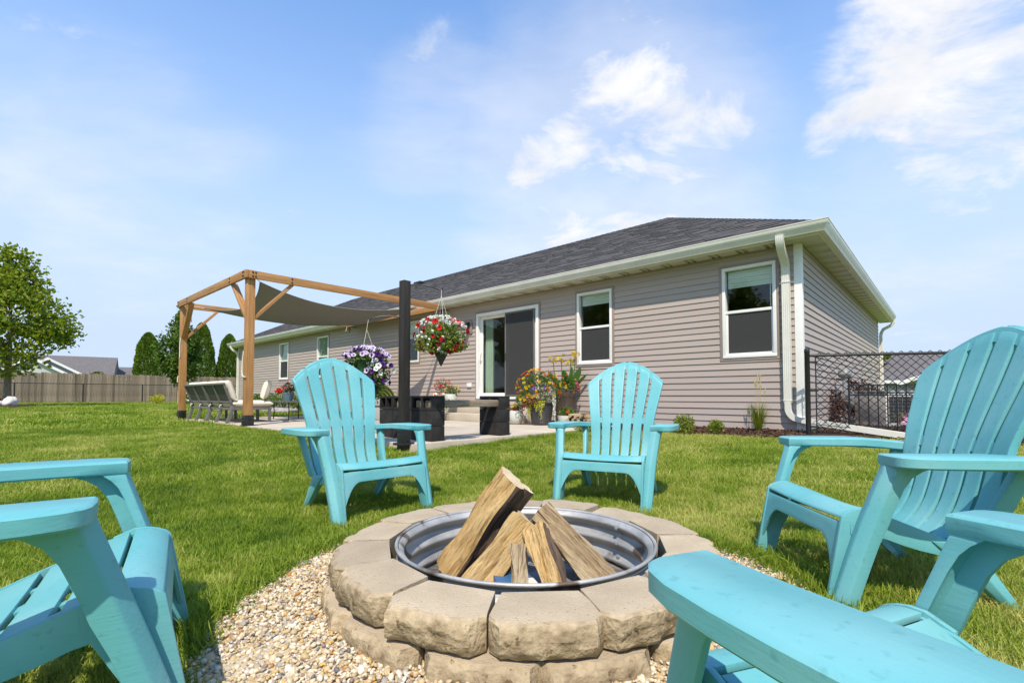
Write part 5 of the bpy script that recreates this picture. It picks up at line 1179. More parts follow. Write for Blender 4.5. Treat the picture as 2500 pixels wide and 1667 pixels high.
# neighbours
def neighbour(label, p, rz, W, D, eave, rise, gable=None):
    t = thing('neighbour_house', label, 'house', (p[0], p[1], .2), rz)
    m = MB(); m.box((-W/2, -D/2, 0), (W/2, D/2, eave)); m.build('wall', 'neighbour_wall', t)
    m = MB(); o = .4; m.add([(-W/2-o, -D/2-o, eave), (W/2+o, -D/2-o, eave), (W/2+o, D/2+o, eave), (-W/2-o, D/2+o, eave), (-W/2-o, 0, eave+rise), (W/2+o, 0, eave+rise)], [(0, 1, 5, 4), (2, 3, 4, 5), (1, 2, 5), (3, 0, 4), (0, 3, 2, 1)]); r = m.build('roof', 'neighbour_roof', t)
    m = MB(); m.box((-W/2-o, -D/2-o-.03, eave-.2), (W/2+o, -D/2-o, eave+.02)); m.build('fascia', 'white_vinyl', t)
    if gable:
        for gx, gw, gh, gy in gable:
            m = MB(); m.add([(gx-gw/2, gy, eave-.1), (gx+gw/2, gy, eave-.1), (gx, gy, eave+gh)], [(0, 1, 2)]); m.add([(gx-gw/2, gy+.3, eave-.1), (gx+gw/2, gy+.3, eave-.1), (gx, gy+.3, eave+gh)], [(0, 2, 1)]); m.build('gable', 'neighbour_wall', t)
            m = MB(); m.add([(gx-gw/2-.3, gy-.3, eave-.15), (gx, gy-.3, eave+gh+.05), (gx, 0, eave+gh+.05), (gx-gw/2-.3, 0, eave-.15), (gx+gw/2+.3, gy-.3, eave-.15), (gx+gw/2+.3, 0, eave-.15)], [(0, 1, 2, 3), (1, 4, 5, 2)]); m.build('gable_roof', 'neighbour_roof', t)
            m = MB(); b = .28
            for s in (-1, 1): m.add([(gx+s*(gw/2+.3), gy-.32, eave-.15), (gx, gy-.32, eave+gh+.07), (gx, gy-.32, eave+gh+.07-b), (gx+s*(gw/2+.3), gy-.32, eave-.15-b), (gx+s*(gw/2+.3), gy-.28, eave-.15), (gx, gy-.28, eave+gh+.07), (gx, gy-.28, eave+gh+.07-b), (gx+s*(gw/2+.3), gy-.28, eave-.15-b)], [(0, 1, 2, 3), (4, 7, 6, 5), (0, 4, 5, 1), (3, 2, 6, 7)])
            m.build('barge_board', 'white_vinyl', t)
neighbour('neighbouring house with grey roof and white gable trim behind the wooden fence', (-54, 52), R(36), 17, 9, 2.7, 2.35, [(2.5, 6.0, 1.75, -5.6), (3.6, 6.0, 1.75, -4.9)])
neighbour('lower grey roofed house beyond the end of the gabled one', (-45.5, 62), R(36), 12, 8, 2.6, 1.5)
neighbour('grey roofed house with white eaves beyond the corner fence', (33.8, 38.0), R(-39), 26, 10, 1.65, 2.25, [(4.6, 14.0, 2.7, -5.9)])
tree('garden_tree', 'distant leafy tree top beyond the neighbouring roof on the corner fence side', (39.0, 38.5), 6, (3.9, 1.9, 1.5), 'leaf_maple', 1500, .32, 81, .15, 5, base=1.5)
tree('garden_tree', 'distant tree crown peeking out past the rear downspout', (29.4, 38.5), 5, (2.6, .9, 1.5), 'leaf_maple', 900, .32, 82, .15, 5, base=1.5)
tree('garden_tree', 'pale green bushy tree behind the wooden fence by the lower roof', (-45.0, 53.0), 4, (2.2, 1.6, 1.1), 'leaf_linden', 1200, .3, 83, .1, 5, base=.8)

# the garden goes on beside the picture: the windows mirror these trees
for k, (x, y, sc) in enumerate(((-20.5, -7, 1.25), (-23, 1.5, 1.35), (-18.5, 8.0, 1.05), (-14, -12, 1.2))):
    c = copy_tree(MAPLE_OBJ); c.location = (x, y, float(ground(x, y))); c.rotation_euler = (0, 0, k*1.7); c.scale = (sc,)*3
    tag(c, ('leafy maple on the lawn out past the turquoise chair by the gravel', 'largest leafy maple on the side lawn', 'leafy maple on the lawn abreast of the patio', 'leafy maple on the lawn behind the fire pit')[k], 'tree', 'garden maples mirrored in the windows')
# ------------------------------------------------------------------ fire pit
def pit_block(rr, R0, R1, pitch, h):
    """wall block: smooth cast top, split outer face. x tangential, y radial outwards from the pit centre"""
    wi = R0*pitch-.012; wo = R1*pitch-.012; ch = .045
    plan = [(-wi/2, R0, 0), (wi/2, R0, 0), (wi*.62, R0+(R1-R0)*.5, 0), (wo/2-.004, R1-ch, .35)]
    nf = 13
    for k in range(nf): f = k/(nf-1); x = (wo/2-ch*.62)*(1-2*f); plan.append((x, math.sqrt(max(R1*R1-x*x*.7, .01)), 1.0))
    plan += [(-wo/2+.004, R1-ch, .35), (-wi*.62, R0+(R1-R0)*.5, 0)]
    ph = rr.random()*50; nz = 9; rings = []
    for i in range(nz+1):
        f = i/nz; ring = []; bul = .010*(1-(2*f-1)**2) - (.012*(f-.86)/.14 if f > .86 else 0) - (.006 if i == 0 else 0)
        for x, y, w in plan:
            d = w*(bul + .010*mnoise.noise(Vector((x*16+ph, f*h*20, ph))) + .007*mnoise.noise(Vector((x*45+ph, f*h*55, ph))) + .004*mnoise.noise(Vector((x*110+ph, f*h*120, ph))))
            z = f*h - (w*.004*(1+mnoise.noise(Vector((x*40, ph, 3)))) if i == nz else 0); r = math.hypot(x, y); ring.append((x*(1+d/r), y*(1+d/r), z))
        rings.append(ring)
    m = MB(); n = len(plan); vs_ = [p for r in rings for p in r]; fs = []; mi = []
    for i in range(nz):
        for j in range(n): k = (j+1) % n; fs.append((i*n+j, i*n+k, (i+1)*n+k, (i+1)*n+j)); mi.append(1 if plan[j][2]+plan[k][2] > .3 else 0)
    # top: inset ring keeps the rim crisp
    fs.append(tuple(nz*n+j for j in range(n))); mi.append(0); fs.append(tuple(range(n-1, -1, -1))); mi.append(0)
    m.v, m.f, m.m, m.t = vs_, fs, mi, [.5]*len(vs_)
    return m.mesh('stone_block', ['stone_top', 'stone_split'], smooth=True, angle=32)
def fire_pit():
    t = thing('fire_pit', 'round fire pit wall of two courses of tan split face blocks', 'fire pit', (PIT[0], PIT[1], 0)); rr = random.Random(9); n = 14; pitch = 2*math.pi/n
    up = [pit_block(rr, .470, .642, pitch, .085) for _ in range(7)]; lo = [pit_block(rr, .485, .664, pitch, .115) for _ in range(5)]
    for k in range(n):
        a = -R(90)+R(3)+pitch*k; link('stone_block', up[(k*3) % 7], t, (rr.gauss(0, .004), rr.gauss(0, .004), .1085+rr.gauss(0, .0015)), (rr.gauss(0, .004), rr.gauss(0, .004), a-R(90)+rr.gauss(0, .012)))
        link('stone_block', lo[(k*2) % 5], t, (rr.gauss(0, .003), rr.gauss(0, .003), -.010), (0, 0, a-R(90)+pitch*.47+rr.gauss(0, .012)))
fire_pit()
def fire_ring():
    t = thing('steel_fire_ring', 'corrugated galvanised steel ring lining the fire pit', 'fire ring', (PIT[0], PIT[1], .006)); prof = []; top = .196
    for i in range(57): z = top*i/56*.965; prof.append((.436+.013*math.cos(2*math.pi*z/.068), z))
    inner = [(r-.0025, z) for r, z in reversed(prof)]
    m = MB(); m.lathe(prof+inner, 96, caps=False); m.build('corrugated_wall', 'galvanised', t, smooth=True, angle=60)
    m = MB(); m.loft([[((.446+.006*math.cos(b))*math.cos(a), (.446+.006*math.cos(b))*math.sin(a), top-.006+.006*math.sin(b)) for b in np.linspace(0, 2*math.pi, 10, endpoint=False)] for a in np.linspace(0, 2*math.pi, 97)], caps=False); m.build('rolled_rim', 'galvanised', t, smooth=True, angle=60)
    a = R(28); m = MB()
    m.loft([[(r*math.cos(b), r*math.sin(b), z) for r, z in [(q-.004, w) for q, w in prof[::2]]] for b in (a, a+.05)], caps=False, closed=False); m.build('lap_seam', 'galvanised', t, smooth=True, angle=60)
    bm_ = MB(); bm_.lathe([(.009, 0), (.009, .005), (.004, .008)], 8); me = bm_.mesh('bolt', 'meter_grey')
    for z in (.05, .105, .165): r = .436+.013*math.cos(2*math.pi*z/.068)-.005; b = a+.012; link('bolt', me, t, (r*math.cos(b), r*math.sin(b), z), (R(90), 0, b-R(90)))
    m = MB(); nn = 48; m.loft([[(q*math.cos(2*math.pi*k/nn), q*math.sin(2*math.pi*k/nn), .012+.008*mnoise.noise(Vector((q*8*math.cos(k), q*8*math.sin(k), 2)))) for k in range(nn)] for q in (.001, .12, .24, .36, .432)], caps=False); m.build('ash_floor', 'ash', t, smooth=True)
fire_ring()
def fire_log(label, a, b, sec, mats, seed, roll=0.0, barkside=None):
    """log from a (bottom) to b; sec: list of (x,y) section points, barkside: indices of faces with bark"""
    rr = random.Random(seed); a, b = Vector(a), Vector(b); d = b-a; L_ = d.length; n = 26; ph = rr.random()*30
    # densify the section
    pts = []; bark = []
    k0 = len(sec)
    for i in range(k0):
        p, q = sec[i], sec[(i+1) % k0]; m_ = 9
        for j in range(m_): f = j/m_; pts.append((p[0]+(q[0]-p[0])*f, p[1]+(q[1]-p[1])*f)); bark.append(barkside is not None and i in barkside)
    k = len(pts); vs_ = []
    for i in range(n+1):
        z = L_*i/n
        for (x, y) in pts:
            g = .020*mnoise.noise(Vector((x*26+ph, y*26, z*5.0)))+.012*mnoise.noise(Vector((x*70+ph, y*70, z*7)))+.006*mnoise.noise(Vector((x*160+ph, y*160, z*9))); r = max(math.hypot(x, y), .004); tw = .12*mnoise.noise(Vector((ph, z*3, 0)))
            xx, yy = x*(1+g/r), y*(1+g/r); c, s = math.cos(tw), math.sin(tw)
            vs_.append((xx*c-yy*s+.022*mnoise.noise(Vector((ph, 1, z*5))), xx*s+yy*c, z+(.012*mnoise.noise(Vector((x*25, y*25, ph))) if i in (0, n) else 0)))
    fs = []; mi = []
    for i in range(n):
        for j in range(k): fs.append((i*k+j, i*k+(j+1) % k, (i+1)*k+(j+1) % k, (i+1)*k+j)); mi.append(1 if bark[j] else 0)
    fs += [tuple(range(k-1, -1, -1)), tuple(n*k+j for j in range(k))]; mi += [2, 2]
    m = MB(); m.v, m.f, m.m, m.t = vs_, fs, mi, [.5]*len(vs_); o = m.build('firewood_log', mats, None, smooth=True, angle=38)
    z = d.normalized(); x = z.cross(Vector((0, 1, 0))).normalized(); y = z.cross(x); M = Matrix.Translation(a) @ Matrix((x, y, z)).transposed().to_4x4() @ Matrix.Rotation(roll, 4, 'Z'); o.matrix_world = M
    tag(o, label, 'firewood', 'firewood stacked in the fire pit'); return o
WS = ['wood_split', 'bark', 'wood_end']
fire_log('thickest split log standing tall out of the fire pit', (-.225, 1.83, .03), (.012, 1.80, .385), [(-.062, -.052), (.022, -.068), (.070, .006), (.030, .056), (-.050, .050)], WS, 1, R(-38), (4, 0))
fire_log('broad split log with bark edge leaning against the thickest log', (-.135, 1.75, .025), (.060, 1.77, .245), [(-.050, -.040), (.045, -.045), (.055, .035), (-.045, .042)], WS, 2, R(-8), (1,))
fire_log('short thin weathered split log leaning at the front of the pit', (.003, 1.50, .015), (.026, 1.66, .185), [(-.030, -.025), (.028, -.028), (.030, .02), (-.026, .024)], ['wood_grey', 'bark', 'wood_end'], 3, R(0), (3,))
fire_log('pale narrow split log next to the short weathered one', (.140, 1.52, .015), (.093, 1.73, .225), [(-.042, -.020), (.036, -.038), (.040, .025), (-.030, .032)], WS, 4, R(-12), (3,))
fire_log('long split log slanting away towards the ring seam', (.355, 1.78, .022), (.100, 1.86, .255), [(-.050, -.035), (.050, -.035), (.048, .038), (-.045, .040)], ['wood_grey', 'wood_split', 'wood_end'], 5, R(12), (1, 0))
def tinder():
    t = thing('cardboard_box', 'flattened blue cardboard box under the fire pit logs', 'box', (.045, 1.62, .02), R(14)); m = MB(); m.box((-.085, -.13, 0), (.075, .12, .05)); m.build('carton', 'card_blue', t, bevel=.003)
    m = MB(); m.box((.012, -.02, .0505), (.045, .06, .0515)); m.build('print_patch', 'paper_white', t)
    for k, (x, y, s) in enumerate(((.255, 1.60, .035), (.305, 1.585, .028), (.185, 1.56, .03), (-.075, 1.52, .04))):
        bm = bmesh.new(); bmesh.ops.create_icosphere(bm, subdivisions=2, radius=s)
        for v in bm.verts: v.co *= 1+.45*mnoise.noise(v.co*45+Vector((k, 0, 0)))
        me = bpy.data.meshes.new('crumpled_paper'); bm.to_mesh(me); bm.free(); me.materials.append(MATS['paper_white']); tag(link('crumpled_paper', me, None, (x, y, .02+s*.6)), 'crumpled white paper scrap lying in the ash of the fire pit', 'paper', 'paper scraps in the fire pit')
    for k, (x, y, a) in enumerate(((.235, 1.66, .5), (.20, 1.62, 1.4), (-.26, 1.72, .2))):
        m = MB(); m.box((-.045, -.022, 0), (.045, .022, .028)); o = m.build('wood_scrap', 'scrap_wood', None, bevel=.002); o.location = (x, y, .022); o.rotation_euler = (.1, .15, a); tag(o, 'short reddish wood offcut lying in the ash of the fire pit', 'wood scrap', 'offcuts in the fire pit')
tinder()

# ------------------------------------------------------------------ the chairs
def smoothcurve(xs, ys, n=200):
    """monotone resampled smooth curve y(x)"""
    xs, ys = np.array(xs), np.array(ys); xi = np.linspace(xs[0], xs[-1], n); yi = np.interp(xi, xs, ys)
    for _ in range(14): yi[1:-1] = .25*yi[:-2]+.5*yi[1:-1]+.25*yi[2:]
    return lambda x: float(np.interp(x, xi, yi))
BY = smoothcurve([.185, .23, .30, .38, .47, .55, .65, .75, .85, .92, .97], [.462, .512, .552, .580, .603, .630, .668, .708, .748, .776, .797])
BWD = smoothcurve([.185, .30, .42, .52, .62, .72, .80, .97], [.208, .216, .225, .234, .252, .272, .284, .292])
ZT = lambda f: .962 - .160*abs(f)**1.75
def back_pt(f, z, off=0.0):
    y = BY(z) - .022*f*f*sstep((z-.3)/.3); return (f*BWD(z), y+off, z)
def make_chair():
    t = thing('adirondack_chair', 'turquoise chair', 'chair')
    CM = 'chair_plastic'
    def slab(nm, f0, f1, z0, z1f, th, off=0.0, nr=26, nc=7, bev=.004, roll=True):
        m = MB(); fr = []; bk = []
        for i in range(nr+1):
            for j in range(nc+1):
                f = f0+(f1-f0)*j/nc; zt = z1f(f); q = i/nr; z = z0+(zt-z0)*q; e = max(0, (z-(zt-.035))/.035) if roll else 0
                p = back_pt(f, z, off+.020*e*e); fr.append(p); bk.append((p[0], p[1]+th*(1-.35*e), p[2]-.006*e))
        w = nc+1; N0 = len(fr); fs = []
        for i in range(nr):
            for j in range(nc): a, b, c, d = i*w+j, i*w+j+1, (i+1)*w+j+1, (i+1)*w+j; fs.append((a, b, c, d)); fs.append((N0+d, N0+c, N0+b, N0+a))
        for i in range(nr):
            for j in (0, nc): a, d = i*w+j, (i+1)*w+j; fs.append((a, d, N0+d, N0+a) if j == 0 else (d, a, N0+a, N0+d))
        for j in range(nc):
            for i in (0, nr): a, b = i*w+j, i*w+j+1; fs.append((b, a, N0+a, N0+b) if i == 0 else (a, b, N0+b, N0+a))
        m.add(fr+bk, fs); return m.build(nm, CM, t, bevel=bev, segs=2, angle=40)
    g = .033
    for k in range(6):
        f0, f1 = -1+k/3, -1+(k+1)/3
        slab('back_slat', f0+(g if k else 0), f1-(g if k < 5 else 0), .19, ZT, .030)
    def band(nm, zlo, zhi, off):
        m = MB(); nc = 42; nr = 5; fr = []; bk = []
        for i in range(nr+1):
            for j in range(nc+1):
                f = -.97+1.94*j/nc; a, b = zlo(f), zhi(f); z = a+(b-a)*i/nr; p = back_pt(f, z, off); fr.append(p); bk.append((p[0], p[1]+.012, p[2]))
        w = nc+1; N0 = len(fr); fs = []
        for i in range(nr):
            for j in range(nc): a, b, c, d = i*w+j, i*w+j+1, (i+1)*w+j+1, (i+1)*w+j; fs += [(a, b, c, d), (N0+d, N0+c, N0+b, N0+a)]
        for j in range(nc): fs += [(j+1, j, N0+j, N0+j+1), (nr*w+j, nr*w+j+1, N0+nr*w+j+1, N0+nr*w+j)]
        for i in range(nr): fs += [(i*w, (i+1)*w, N0+(i+1)*w, N0+i*w), ((i+1)*w+nc, i*w+nc, N0+i*w+nc, N0+(i+1)*w+nc)]
        m.add(fr+bk, fs); return m.build(nm, CM, t, smooth=True, angle=40)
    band('top_band', lambda f: ZT(f)-.062, lambda f: ZT(f)-.008, .0045); band('middle_band', lambda f: .493, lambda f: .533, .0045); band('lower_band', lambda f: .188, lambda f: .222, .0045)
    # seat slats
    def sl(nm, prof, hw0, hw1, th=.013):
        m = MB(); P = [Vector((0, y, z)) for y, z in prof]; rings = []
        for sgn in (-1, -.5, 0, .5, 1):
            up = []; dn = []
            for i, p in enumerate(P):
                d = (P[min(i+1, len(P)-1)]-P[max(i-1, 0)]).normalized(); n_ = Vector((0, -d.z, d.y)); w = hw0+(hw1-hw0)*i/(len(P)-1); dip = -.006*(1-sgn*sgn); up.append((sgn*w, p.y, p.z+dip)); dn.append((sgn*w, p.y-n_.y*th, p.z-n_.z*th+dip))
            rings.append(up+dn[::-1])
        m.loft(rings); return m.build(nm, CM, t, bevel=.0035, angle=40)
    sl('seat_slat', [(.046, .290), (.049, .297), (.058, .304), (.074, .313), (.096, .319), (.126, .320)], .254, .254)
    zs = lambda y: .319-(y-.13)*.395
    for y0, y1 in ((.138, .208), (.226, .297), (.315, .386), (.404, .476)): sl('seat_slat', [(y0, zs(y0)), ((y0+y1)/2, zs((y0+y1)/2)), (y1, zs(y1))], .254-.10*(y0-.13), .254-.10*(y1-.13))
    m = MB(); m.loft([[(x, y, zs(y)-.014-.012*q) for x, q in ((-.02, 0), (.02, 0), (.02, 1), (-.02, 1))] for y in (.16, .47)])
    for sx in (-1, 1): m.loft([[(sx*.125+x, y, zs(y)-.0145-.010*q) for x, q in ((-.012, 0), (.012, 0), (.012, 1), (-.012, 1))] for y in (.16, .47)])
    m.build('seat_spine', CM, t)
    for sx in (-1, 1):
        m = MB(); rings = []
        for y in np.linspace(.07, .53, 9): xo = .268-.09*(y-.07); z = min(zs(y)+.004, .312); dep = .075-.055*((y-.07)/.46)+.025*math.sin(math.pi*(y-.07)/.46); rings.append([(sx*(xo-.016), y, z), (sx*xo, y, z-.002), (sx*(xo+.004), y, z-dep), (sx*(xo-.010), y, z-dep)])
        m.loft(rings); m.build('seat_rail', CM, t, bevel=.003, angle=40)
    # apron with arched lower edge
    m = MB(); xs = np.linspace(-.268, .268, 37); fr = []; 
    def yz(z): return .050*(z/.285)
    zb = [.218 - (max(0, abs(x)-.155)/.113)**2.1*.165 for x in xs]
    zt = .274; nr = 4
    rows = []
    for th in (0, .012): rows.append([[(x, yz(b+(zt-b)*i/nr)+th-.004, b+(zt-b)*i/nr) for i in range(nr+1)] for x, b in zip(xs, zb)])
    w = nr+1; A = [p for c in rows[0] for p in c]; B = [p for c in rows[1] for p in c]; N0 = len(A); fs = []
    for j in range(len(xs)-1):
        for i in range(nr): a, b, c, d = j*w+i, (j+1)*w+i, (j+1)*w+i+1, j*w+i+1; fs += [(a, b, c, d), (N0+d, N0+c, N0+b, N0+a)]
        fs += [((j+1)*w, j*w, N0+j*w, N0+(j+1)*w), (j*w+nr, (j+1)*w+nr, N0+(j+1)*w+nr, N0+j*w+nr)]
    for j in (0, len(xs)-1):
        for i in range(nr): fs.append((j*w+i, j*w+i+1, N0+j*w+i+1, N0+j*w+i) if j == 0 else (j*w+i+1, j*w+i, N0+j*w+i, N0+j*w+i+1))
    m.add(A+B, fs); m.build('apron', CM, t, bevel=.003, angle=40)
    for sx in (-1, 1):
        # front leg: folded plate, outer flank and front flange, flaring into the arm
        sec = [(0.000, .259, .318, -.008, .056), (.07, .260, .321, .015, .076), (.15, .262, .325, .041, .102), (.22, .265, .328, .064, .126), (.285, .269, .332, .086, .154), (.34, .275, .337, .105, .172), (.40, .282, .343, .126, .195), (.435, .286, .347, .138, .217), (.455, .289, .350, .145, .245), (.474, .291, .353, .150, .295)]
        m = MB(); rings = []
        for z, xi, xo, y0, y1 in sec:
            ym = y0+(y1-y0)*.42; rings.append([(sx*xi, y0+.004, z), (sx*(xi+(xo-xi)*.55), y0-.004, z), (sx*xo, y0+.020, z), (sx*(xo-.003), y1, z), (sx*(xo-.020), y1, z), (sx*(xo-.022), ym, z), (sx*(xi+.018), ym-.006, z), (sx*xi, ym, z)])
        m.loft(rings); m.build('front_leg', CM, t, bevel=.005, angle=40)
        m = MB(); ck = [(-.012, 0), (.040, .275), (.044, .296), (.056, .307), (.076, .316), (.100, .322), (.128, .322), (.175, .304), (.175, .26), (.10, .12), (.060, 0)]
        m.loft([[(sx*x_, y_, z_) for y_, z_ in ck] for x_ in (.256, .2685)]); m.build('seat_cheek', CM, t, bevel=.003, angle=40)
        # arm
        plan = [(.288, .150), (.330, .147), (.376, .149), (.396, .157), (.413, .180), (.425, .225), (.430, .30), (.430, .38), (.426, .46), (.412, .54), (.375, .61), (.325, .642), (.275, .652), (.235, .640), (.222, .612), (.243, .575), (.262, .53), (.276, .46), (.284, .38), (.288, .28), (.287, .20)]
        m = MB(); rings = []
        for dz, ins in ((-.036, .005), (-.031, .0), (-.005, .0), (.0, .006)):
            cx = sum(p[0] for p in plan)/len(plan); ring = []
            for k_, (x, y) in enumerate(plan):
                px, py = plan[k_-1]; nx, ny = plan[(k_+1) % len(plan)]; tx, ty = nx-px, ny-py; l = math.hypot(tx, ty); ring.append((sx*(x-ty/l*ins), y+tx/l*ins, .508+dz-.012*sstep((y-.45)/.2)))
            rings.append(ring)
        m.loft(rings); m.build('arm', CM, t, smooth=True, angle=42)
        m = MB(); m.loft([[(sx*(a_), y_, z_) for a_, y_ in q] for q, z_ in (([(.262, .585), (.296, .585), (.296, .640), (.262, .640)], .475), ([(.246, .525), (.270, .525), (.270, .590), (.246, .590)], .34), ([(.232, .45), (.250, .45), (.250, .53), (.232, .53)], .20))]); m.build('arm_brace', CM, t, bevel=.005, angle=40)
        m = MB(); rings = []
        for z, y0, y1, x0, x1 in ((.215, .335, .470, .212, .250), (.16, .400, .500, .216, .252), (.08, .478, .556, .221, .252), (0, .560, .612, .225, .250)): ym = (y0+y1)/2; rings.append([(sx*x0, y0, z), (sx*(x1), y0+.004, z), (sx*(x1+.010), ym, z), (sx*x1, y1, z), (sx*x0, y1, z), (sx*(x0+.010), ym, z)])
        m.loft(rings); m.build('rear_leg', CM, t, bevel=.004, angle=40)
    return t

CH = [(-.703, 2.788, .774, 'turquoise plastic chair in front of the black block bench'), (.542, 3.040, -.457, 'turquoise plastic chair in front of the double hung window and mulch bed'),
      (1.064, 1.883, -1.638, 'turquoise plastic chair standing in front of the black chain link fence'), (-.809, 1.231, 2.169, 'turquoise plastic chair beside the gravel with the open lawn behind it'),
      (.495, .955, -2.765, 'turquoise plastic chair with white spots on its arm, pulled up against the fire pit blocks')]
chair0 = make_chair()
for i, (x, y, th, lb) in enumerate(CH):
    c = chair0 if i == 0 else copy_tree(chair0)
    c.location = (x, y, float(ground(x, y))+(.002 if i < 4 else -.034)); c.rotation_euler = (0, 0, th); tag(c, lb, 'chair', 'turquoise chairs round the fire pit')

# ------------------------------------------------------------------ grass, pebbles, mulch chips
def blade_tuft(rr, n, r, h, w, name):
    m = MB()
    for _ in range(n):
        a = rr.random()*6.28; q = r*math.sqrt(rr.random()); x, y = q*math.cos(a), q*math.sin(a); L_ = h*(.45+.75*rr.random()); b = rr.random()*6.28; lean = (.15+.75*rr.random()**1.5)*L_; ww = w*(.6+.7*rr.random())
        dx, dy = math.cos(b), math.sin(b); sd_ = Vector((-dy, dx, 0)); tw = rr.uniform(-.8, .8); sd_ = Vector((sd_.x*math.cos(tw)+dx*math.sin(tw), sd_.y*math.cos(tw)+dy*math.sin(tw), 0)); vs_ = []
        for i, f in enumerate((0, .4, .75, 1.0)):
            c = Vector((x+dx*lean*f*f, y+dy*lean*f*f, L_*(f-.22*f*f)-.004)); k = ww*(1.0, .92, .62, .08)[i]*.5; vs_ += [c-sd_*k, c+sd_*k]
        m.add(vs_, [(0, 1, 3, 2), (2, 3, 5, 4), (4, 5, 7, 6)])
    return m.mesh(name, 'grass_blade')
rg = random.Random(77)
T_NEAR = [blade_tuft(rg, 36, .045, .050, .0029, 'near_tuft') for _ in range(8)]
T_MID = [blade_tuft(rg, 42, .085, .054, .0046, 'mid_tuft') for _ in range(6)]
T_FAR = [blade_tuft(rg, 46, .24, .075, .013, 'far_tuft') for _ in range(6)]
def keep_grass(X, Y):
    a = np.arctan2(Y-PIT[1], X-PIT[0]); r = np.hypot(X-PIT[0], Y-PIT[1]); k = r > (.955+.045*np.sin(2*a+.6)+.03*np.sin(5*a+1.2)) + rng.normal(0, .018, len(X))
    c, s = math.cos(HANG), math.sin(HANG); hx = c*(X-HC[0])+s*(Y-HC[1]); hy = -s*(X-HC[0])+c*(Y-HC[1])
    k &= ~((hx > -11.52) & (hx < -2.78) & (hy > -4.77) & (hy < .05)); k &= ~((hx > -HL-.1) & (hx < .1) & (hy > -.05) & (hy < HD))
    bf = -1.02 - .25*sstep((-hx-1.4)/1.2)
    k &= ~((hx > -2.8) & (hx < .2) & (hy > bf+.02) & (hy < .1)); k &= ~((hx >= .0) & (hx < 4.2) & (hy > -.22) & (hy < 6.5))
    k &= np.hypot(X-MAPLE[0]-.4, Y-MAPLE[1]+.6) > 1.70
    return k
def grass(name, label, n, d0, d1, srcs, smin, smax):
    # even cover inside the visible wedge (and a margin) between two distances
    X = []; Y = []
    while len(X) < n:
        d = np.sqrt(rng.uniform(d0*d0, d1*d1, n)); a = rng.uniform(-R(60), R(58), n); x = d*np.sin(a); y = d*np.cos(a); k = keep_grass(x, y); X += list(x[k]); Y += list(y[k])
    X, Y = np.array(X[:n]), np.array(Y[:n]); Z = ground(X, Y)
    tn = .46 + .44*vnoise(X, Y, .55, 3.0) + .36*vnoise(X, Y, 2.3, 9.0) + .22*vnoise(X, Y, 7.0, 5.0) + rng.normal(0, .17, n)
    tn += .26*sstep((X+.2*Y-.6)/3.0)*(Y < 9)            # the lawn is drier towards the chain link corner
    stripes = .05*np.sign(np.sin((X*.74-Y*.67)*5.2)); tn = np.clip(tn+stripes, 0, 1)
    rot = np.stack([rng.normal(0, .10, n), rng.normal(0, .10, n), rng.uniform(0, 6.28, n)], 1)
    scatter(name, np.stack([X, Y, Z-.002], 1), rot, rng.uniform(smin, smax, n), rng.integers(0, len(srcs), n), tn, srcs, label, 'grass')
grass('lawn_grass', 'mown green grass blades of the lawn round the fire pit', 15000, .75, 4.2, T_NEAR, .75, 1.25)
grass('lawn_grass', 'mown green grass of the lawn between the chairs and the patio', 19000, 4.0, 11.0, T_MID, .8, 1.25)
grass('lawn_grass', 'mown green grass of the wide lawn up to the wooden fence', 26000, 10.5, 48.0, T_FAR, .8, 1.3)
def edge_grass():
    # longer uncut blades leaning over the gravel edge and round the post feet
    n = 1700; a = rng.uniform(0, 6.28, n); q = .955+.045*np.sin(2*a+.6)+.03*np.sin(5*a+1.2)+rng.normal(.03, .03, n); X = PIT[0]+q*np.cos(a); Y = PIT[1]+q*np.sin(a)
    k = Y > .6; X, Y, a = X[k], Y[k], a[k]; n = len(X); rot = np.stack([rng.normal(0, .25, n), rng.normal(0, .25, n), rng.uniform(0, 6.28, n)], 1)
    scatter('edge_grass', np.stack([X, Y, ground(X, Y)-.002], 1), rot, rng.uniform(.9, 1.65, n), rng.integers(0, 8, n), np.clip(rng.normal(.36, .16, n), 0, 1), T_NEAR, 'longer uncut grass along the edge of the gravel', 'grass')
edge_grass()
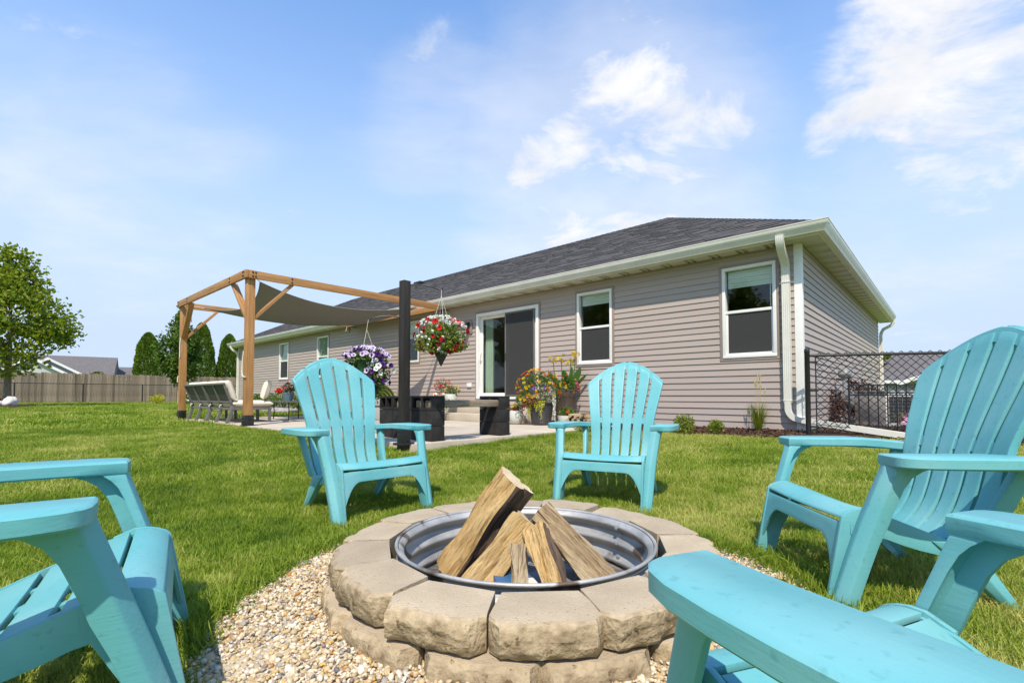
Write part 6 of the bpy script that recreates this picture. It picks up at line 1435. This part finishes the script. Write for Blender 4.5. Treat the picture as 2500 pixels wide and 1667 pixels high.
def pebbles():
    ms = []
    for k in range(9):
        bm = bmesh.new(); bmesh.ops.create_icosphere(bm, subdivisions=2, radius=1)
        sx, sy, sz = rg.uniform(.75, 1.25), rg.uniform(.65, 1.0), rg.uniform(.45, .75)
        for v in bm.verts: f = 1+.30*mnoise.noise(v.co*.9+Vector((k*7, 0, 0))); v.co = Vector((v.co.x*sx, v.co.y*sy, v.co.z*sz))*f
        me = bpy.data.meshes.new('pebble'); bm.to_mesh(me); bm.free(); me.materials.append(MATS['pebble']); me.shade_smooth(); ms.append(me)
    n = 42000; a = rng.uniform(0, 6.28, n); q = np.sqrt(rng.uniform(.60**2, 1.03**2, n)); lim = .955+.045*np.sin(2*a+.6)+.03*np.sin(5*a+1.2)+rng.normal(.0, .022, n); k = q < lim; a, q = a[k], q[k]
    X, Y = PIT[0]+q*np.cos(a), PIT[1]+q*np.sin(a); n = len(X); Z = .012+.042*(1-sstep((q-.68)/.26))+.004*vnoise(X, Y, 6.0)+rng.uniform(-.002, .010, n)
    s = np.exp(rng.normal(math.log(.0056), .30, n)); rot = np.stack([rng.normal(0, .45, n), rng.normal(0, .45, n), rng.uniform(0, 6.28, n)], 1)
    scatter('gravel', np.stack([X, Y, Z], 1), rot, s, rng.integers(0, 9, n), rng.uniform(0, 1, n), ms, 'rounded cream and tan pea gravel round the fire pit', 'gravel')
pebbles()
def mulch_chips():
    ms = []
    for k in range(6):
        m = MB(); l, w, h = rg.uniform(.02, .045), rg.uniform(.006, .014), rg.uniform(.003, .007)
        m.add([(-l, -w, 0), (l, -w*.6, 0), (l*.9, w, 0), (-l*.8, w*.7, 0), (-l*.9, -w*.8, h), (l*.8, -w*.5, h*1.4), (l*.85, w*.8, h), (-l*.7, w*.6, h*.8)], [(0, 3, 2, 1), (4, 5, 6, 7), (0, 1, 5, 4), (1, 2, 6, 5), (2, 3, 7, 6), (3, 0, 4, 7)]); ms.append(m.mesh('mulch_chip', 'mulch_chip'))
    P = []
    for _ in range(7000):
        if rg.random() < .55: x = rg.uniform(-2.78, .1); y = rg.uniform(bed_front(x), -.02); w = H(x, y); P.append((w[0], w[1], mulch_h(w[0], w[1], x, y)))
        else: x, y = rg.uniform(.05, 3.4), rg.uniform(-.2, 4.5); w = H(x, y); P.append((w[0], w[1], float(ground(w[0], w[1]))+.04))
    n = len(P); P = np.array(P); P[:, 2] += rng.uniform(0, .012, n); rot = np.stack([rng.normal(0, .35, n), rng.normal(0, .35, n), rng.uniform(0, 6.28, n)], 1)
    scatter('mulch', P, rot, rng.uniform(.6, 1.3, n), rng.integers(0, 6, n), np.clip(rng.normal(.4, .25, n), 0, 1), ms, 'dark brown shredded bark mulch along the wall', 'mulch')
mulch_chips()
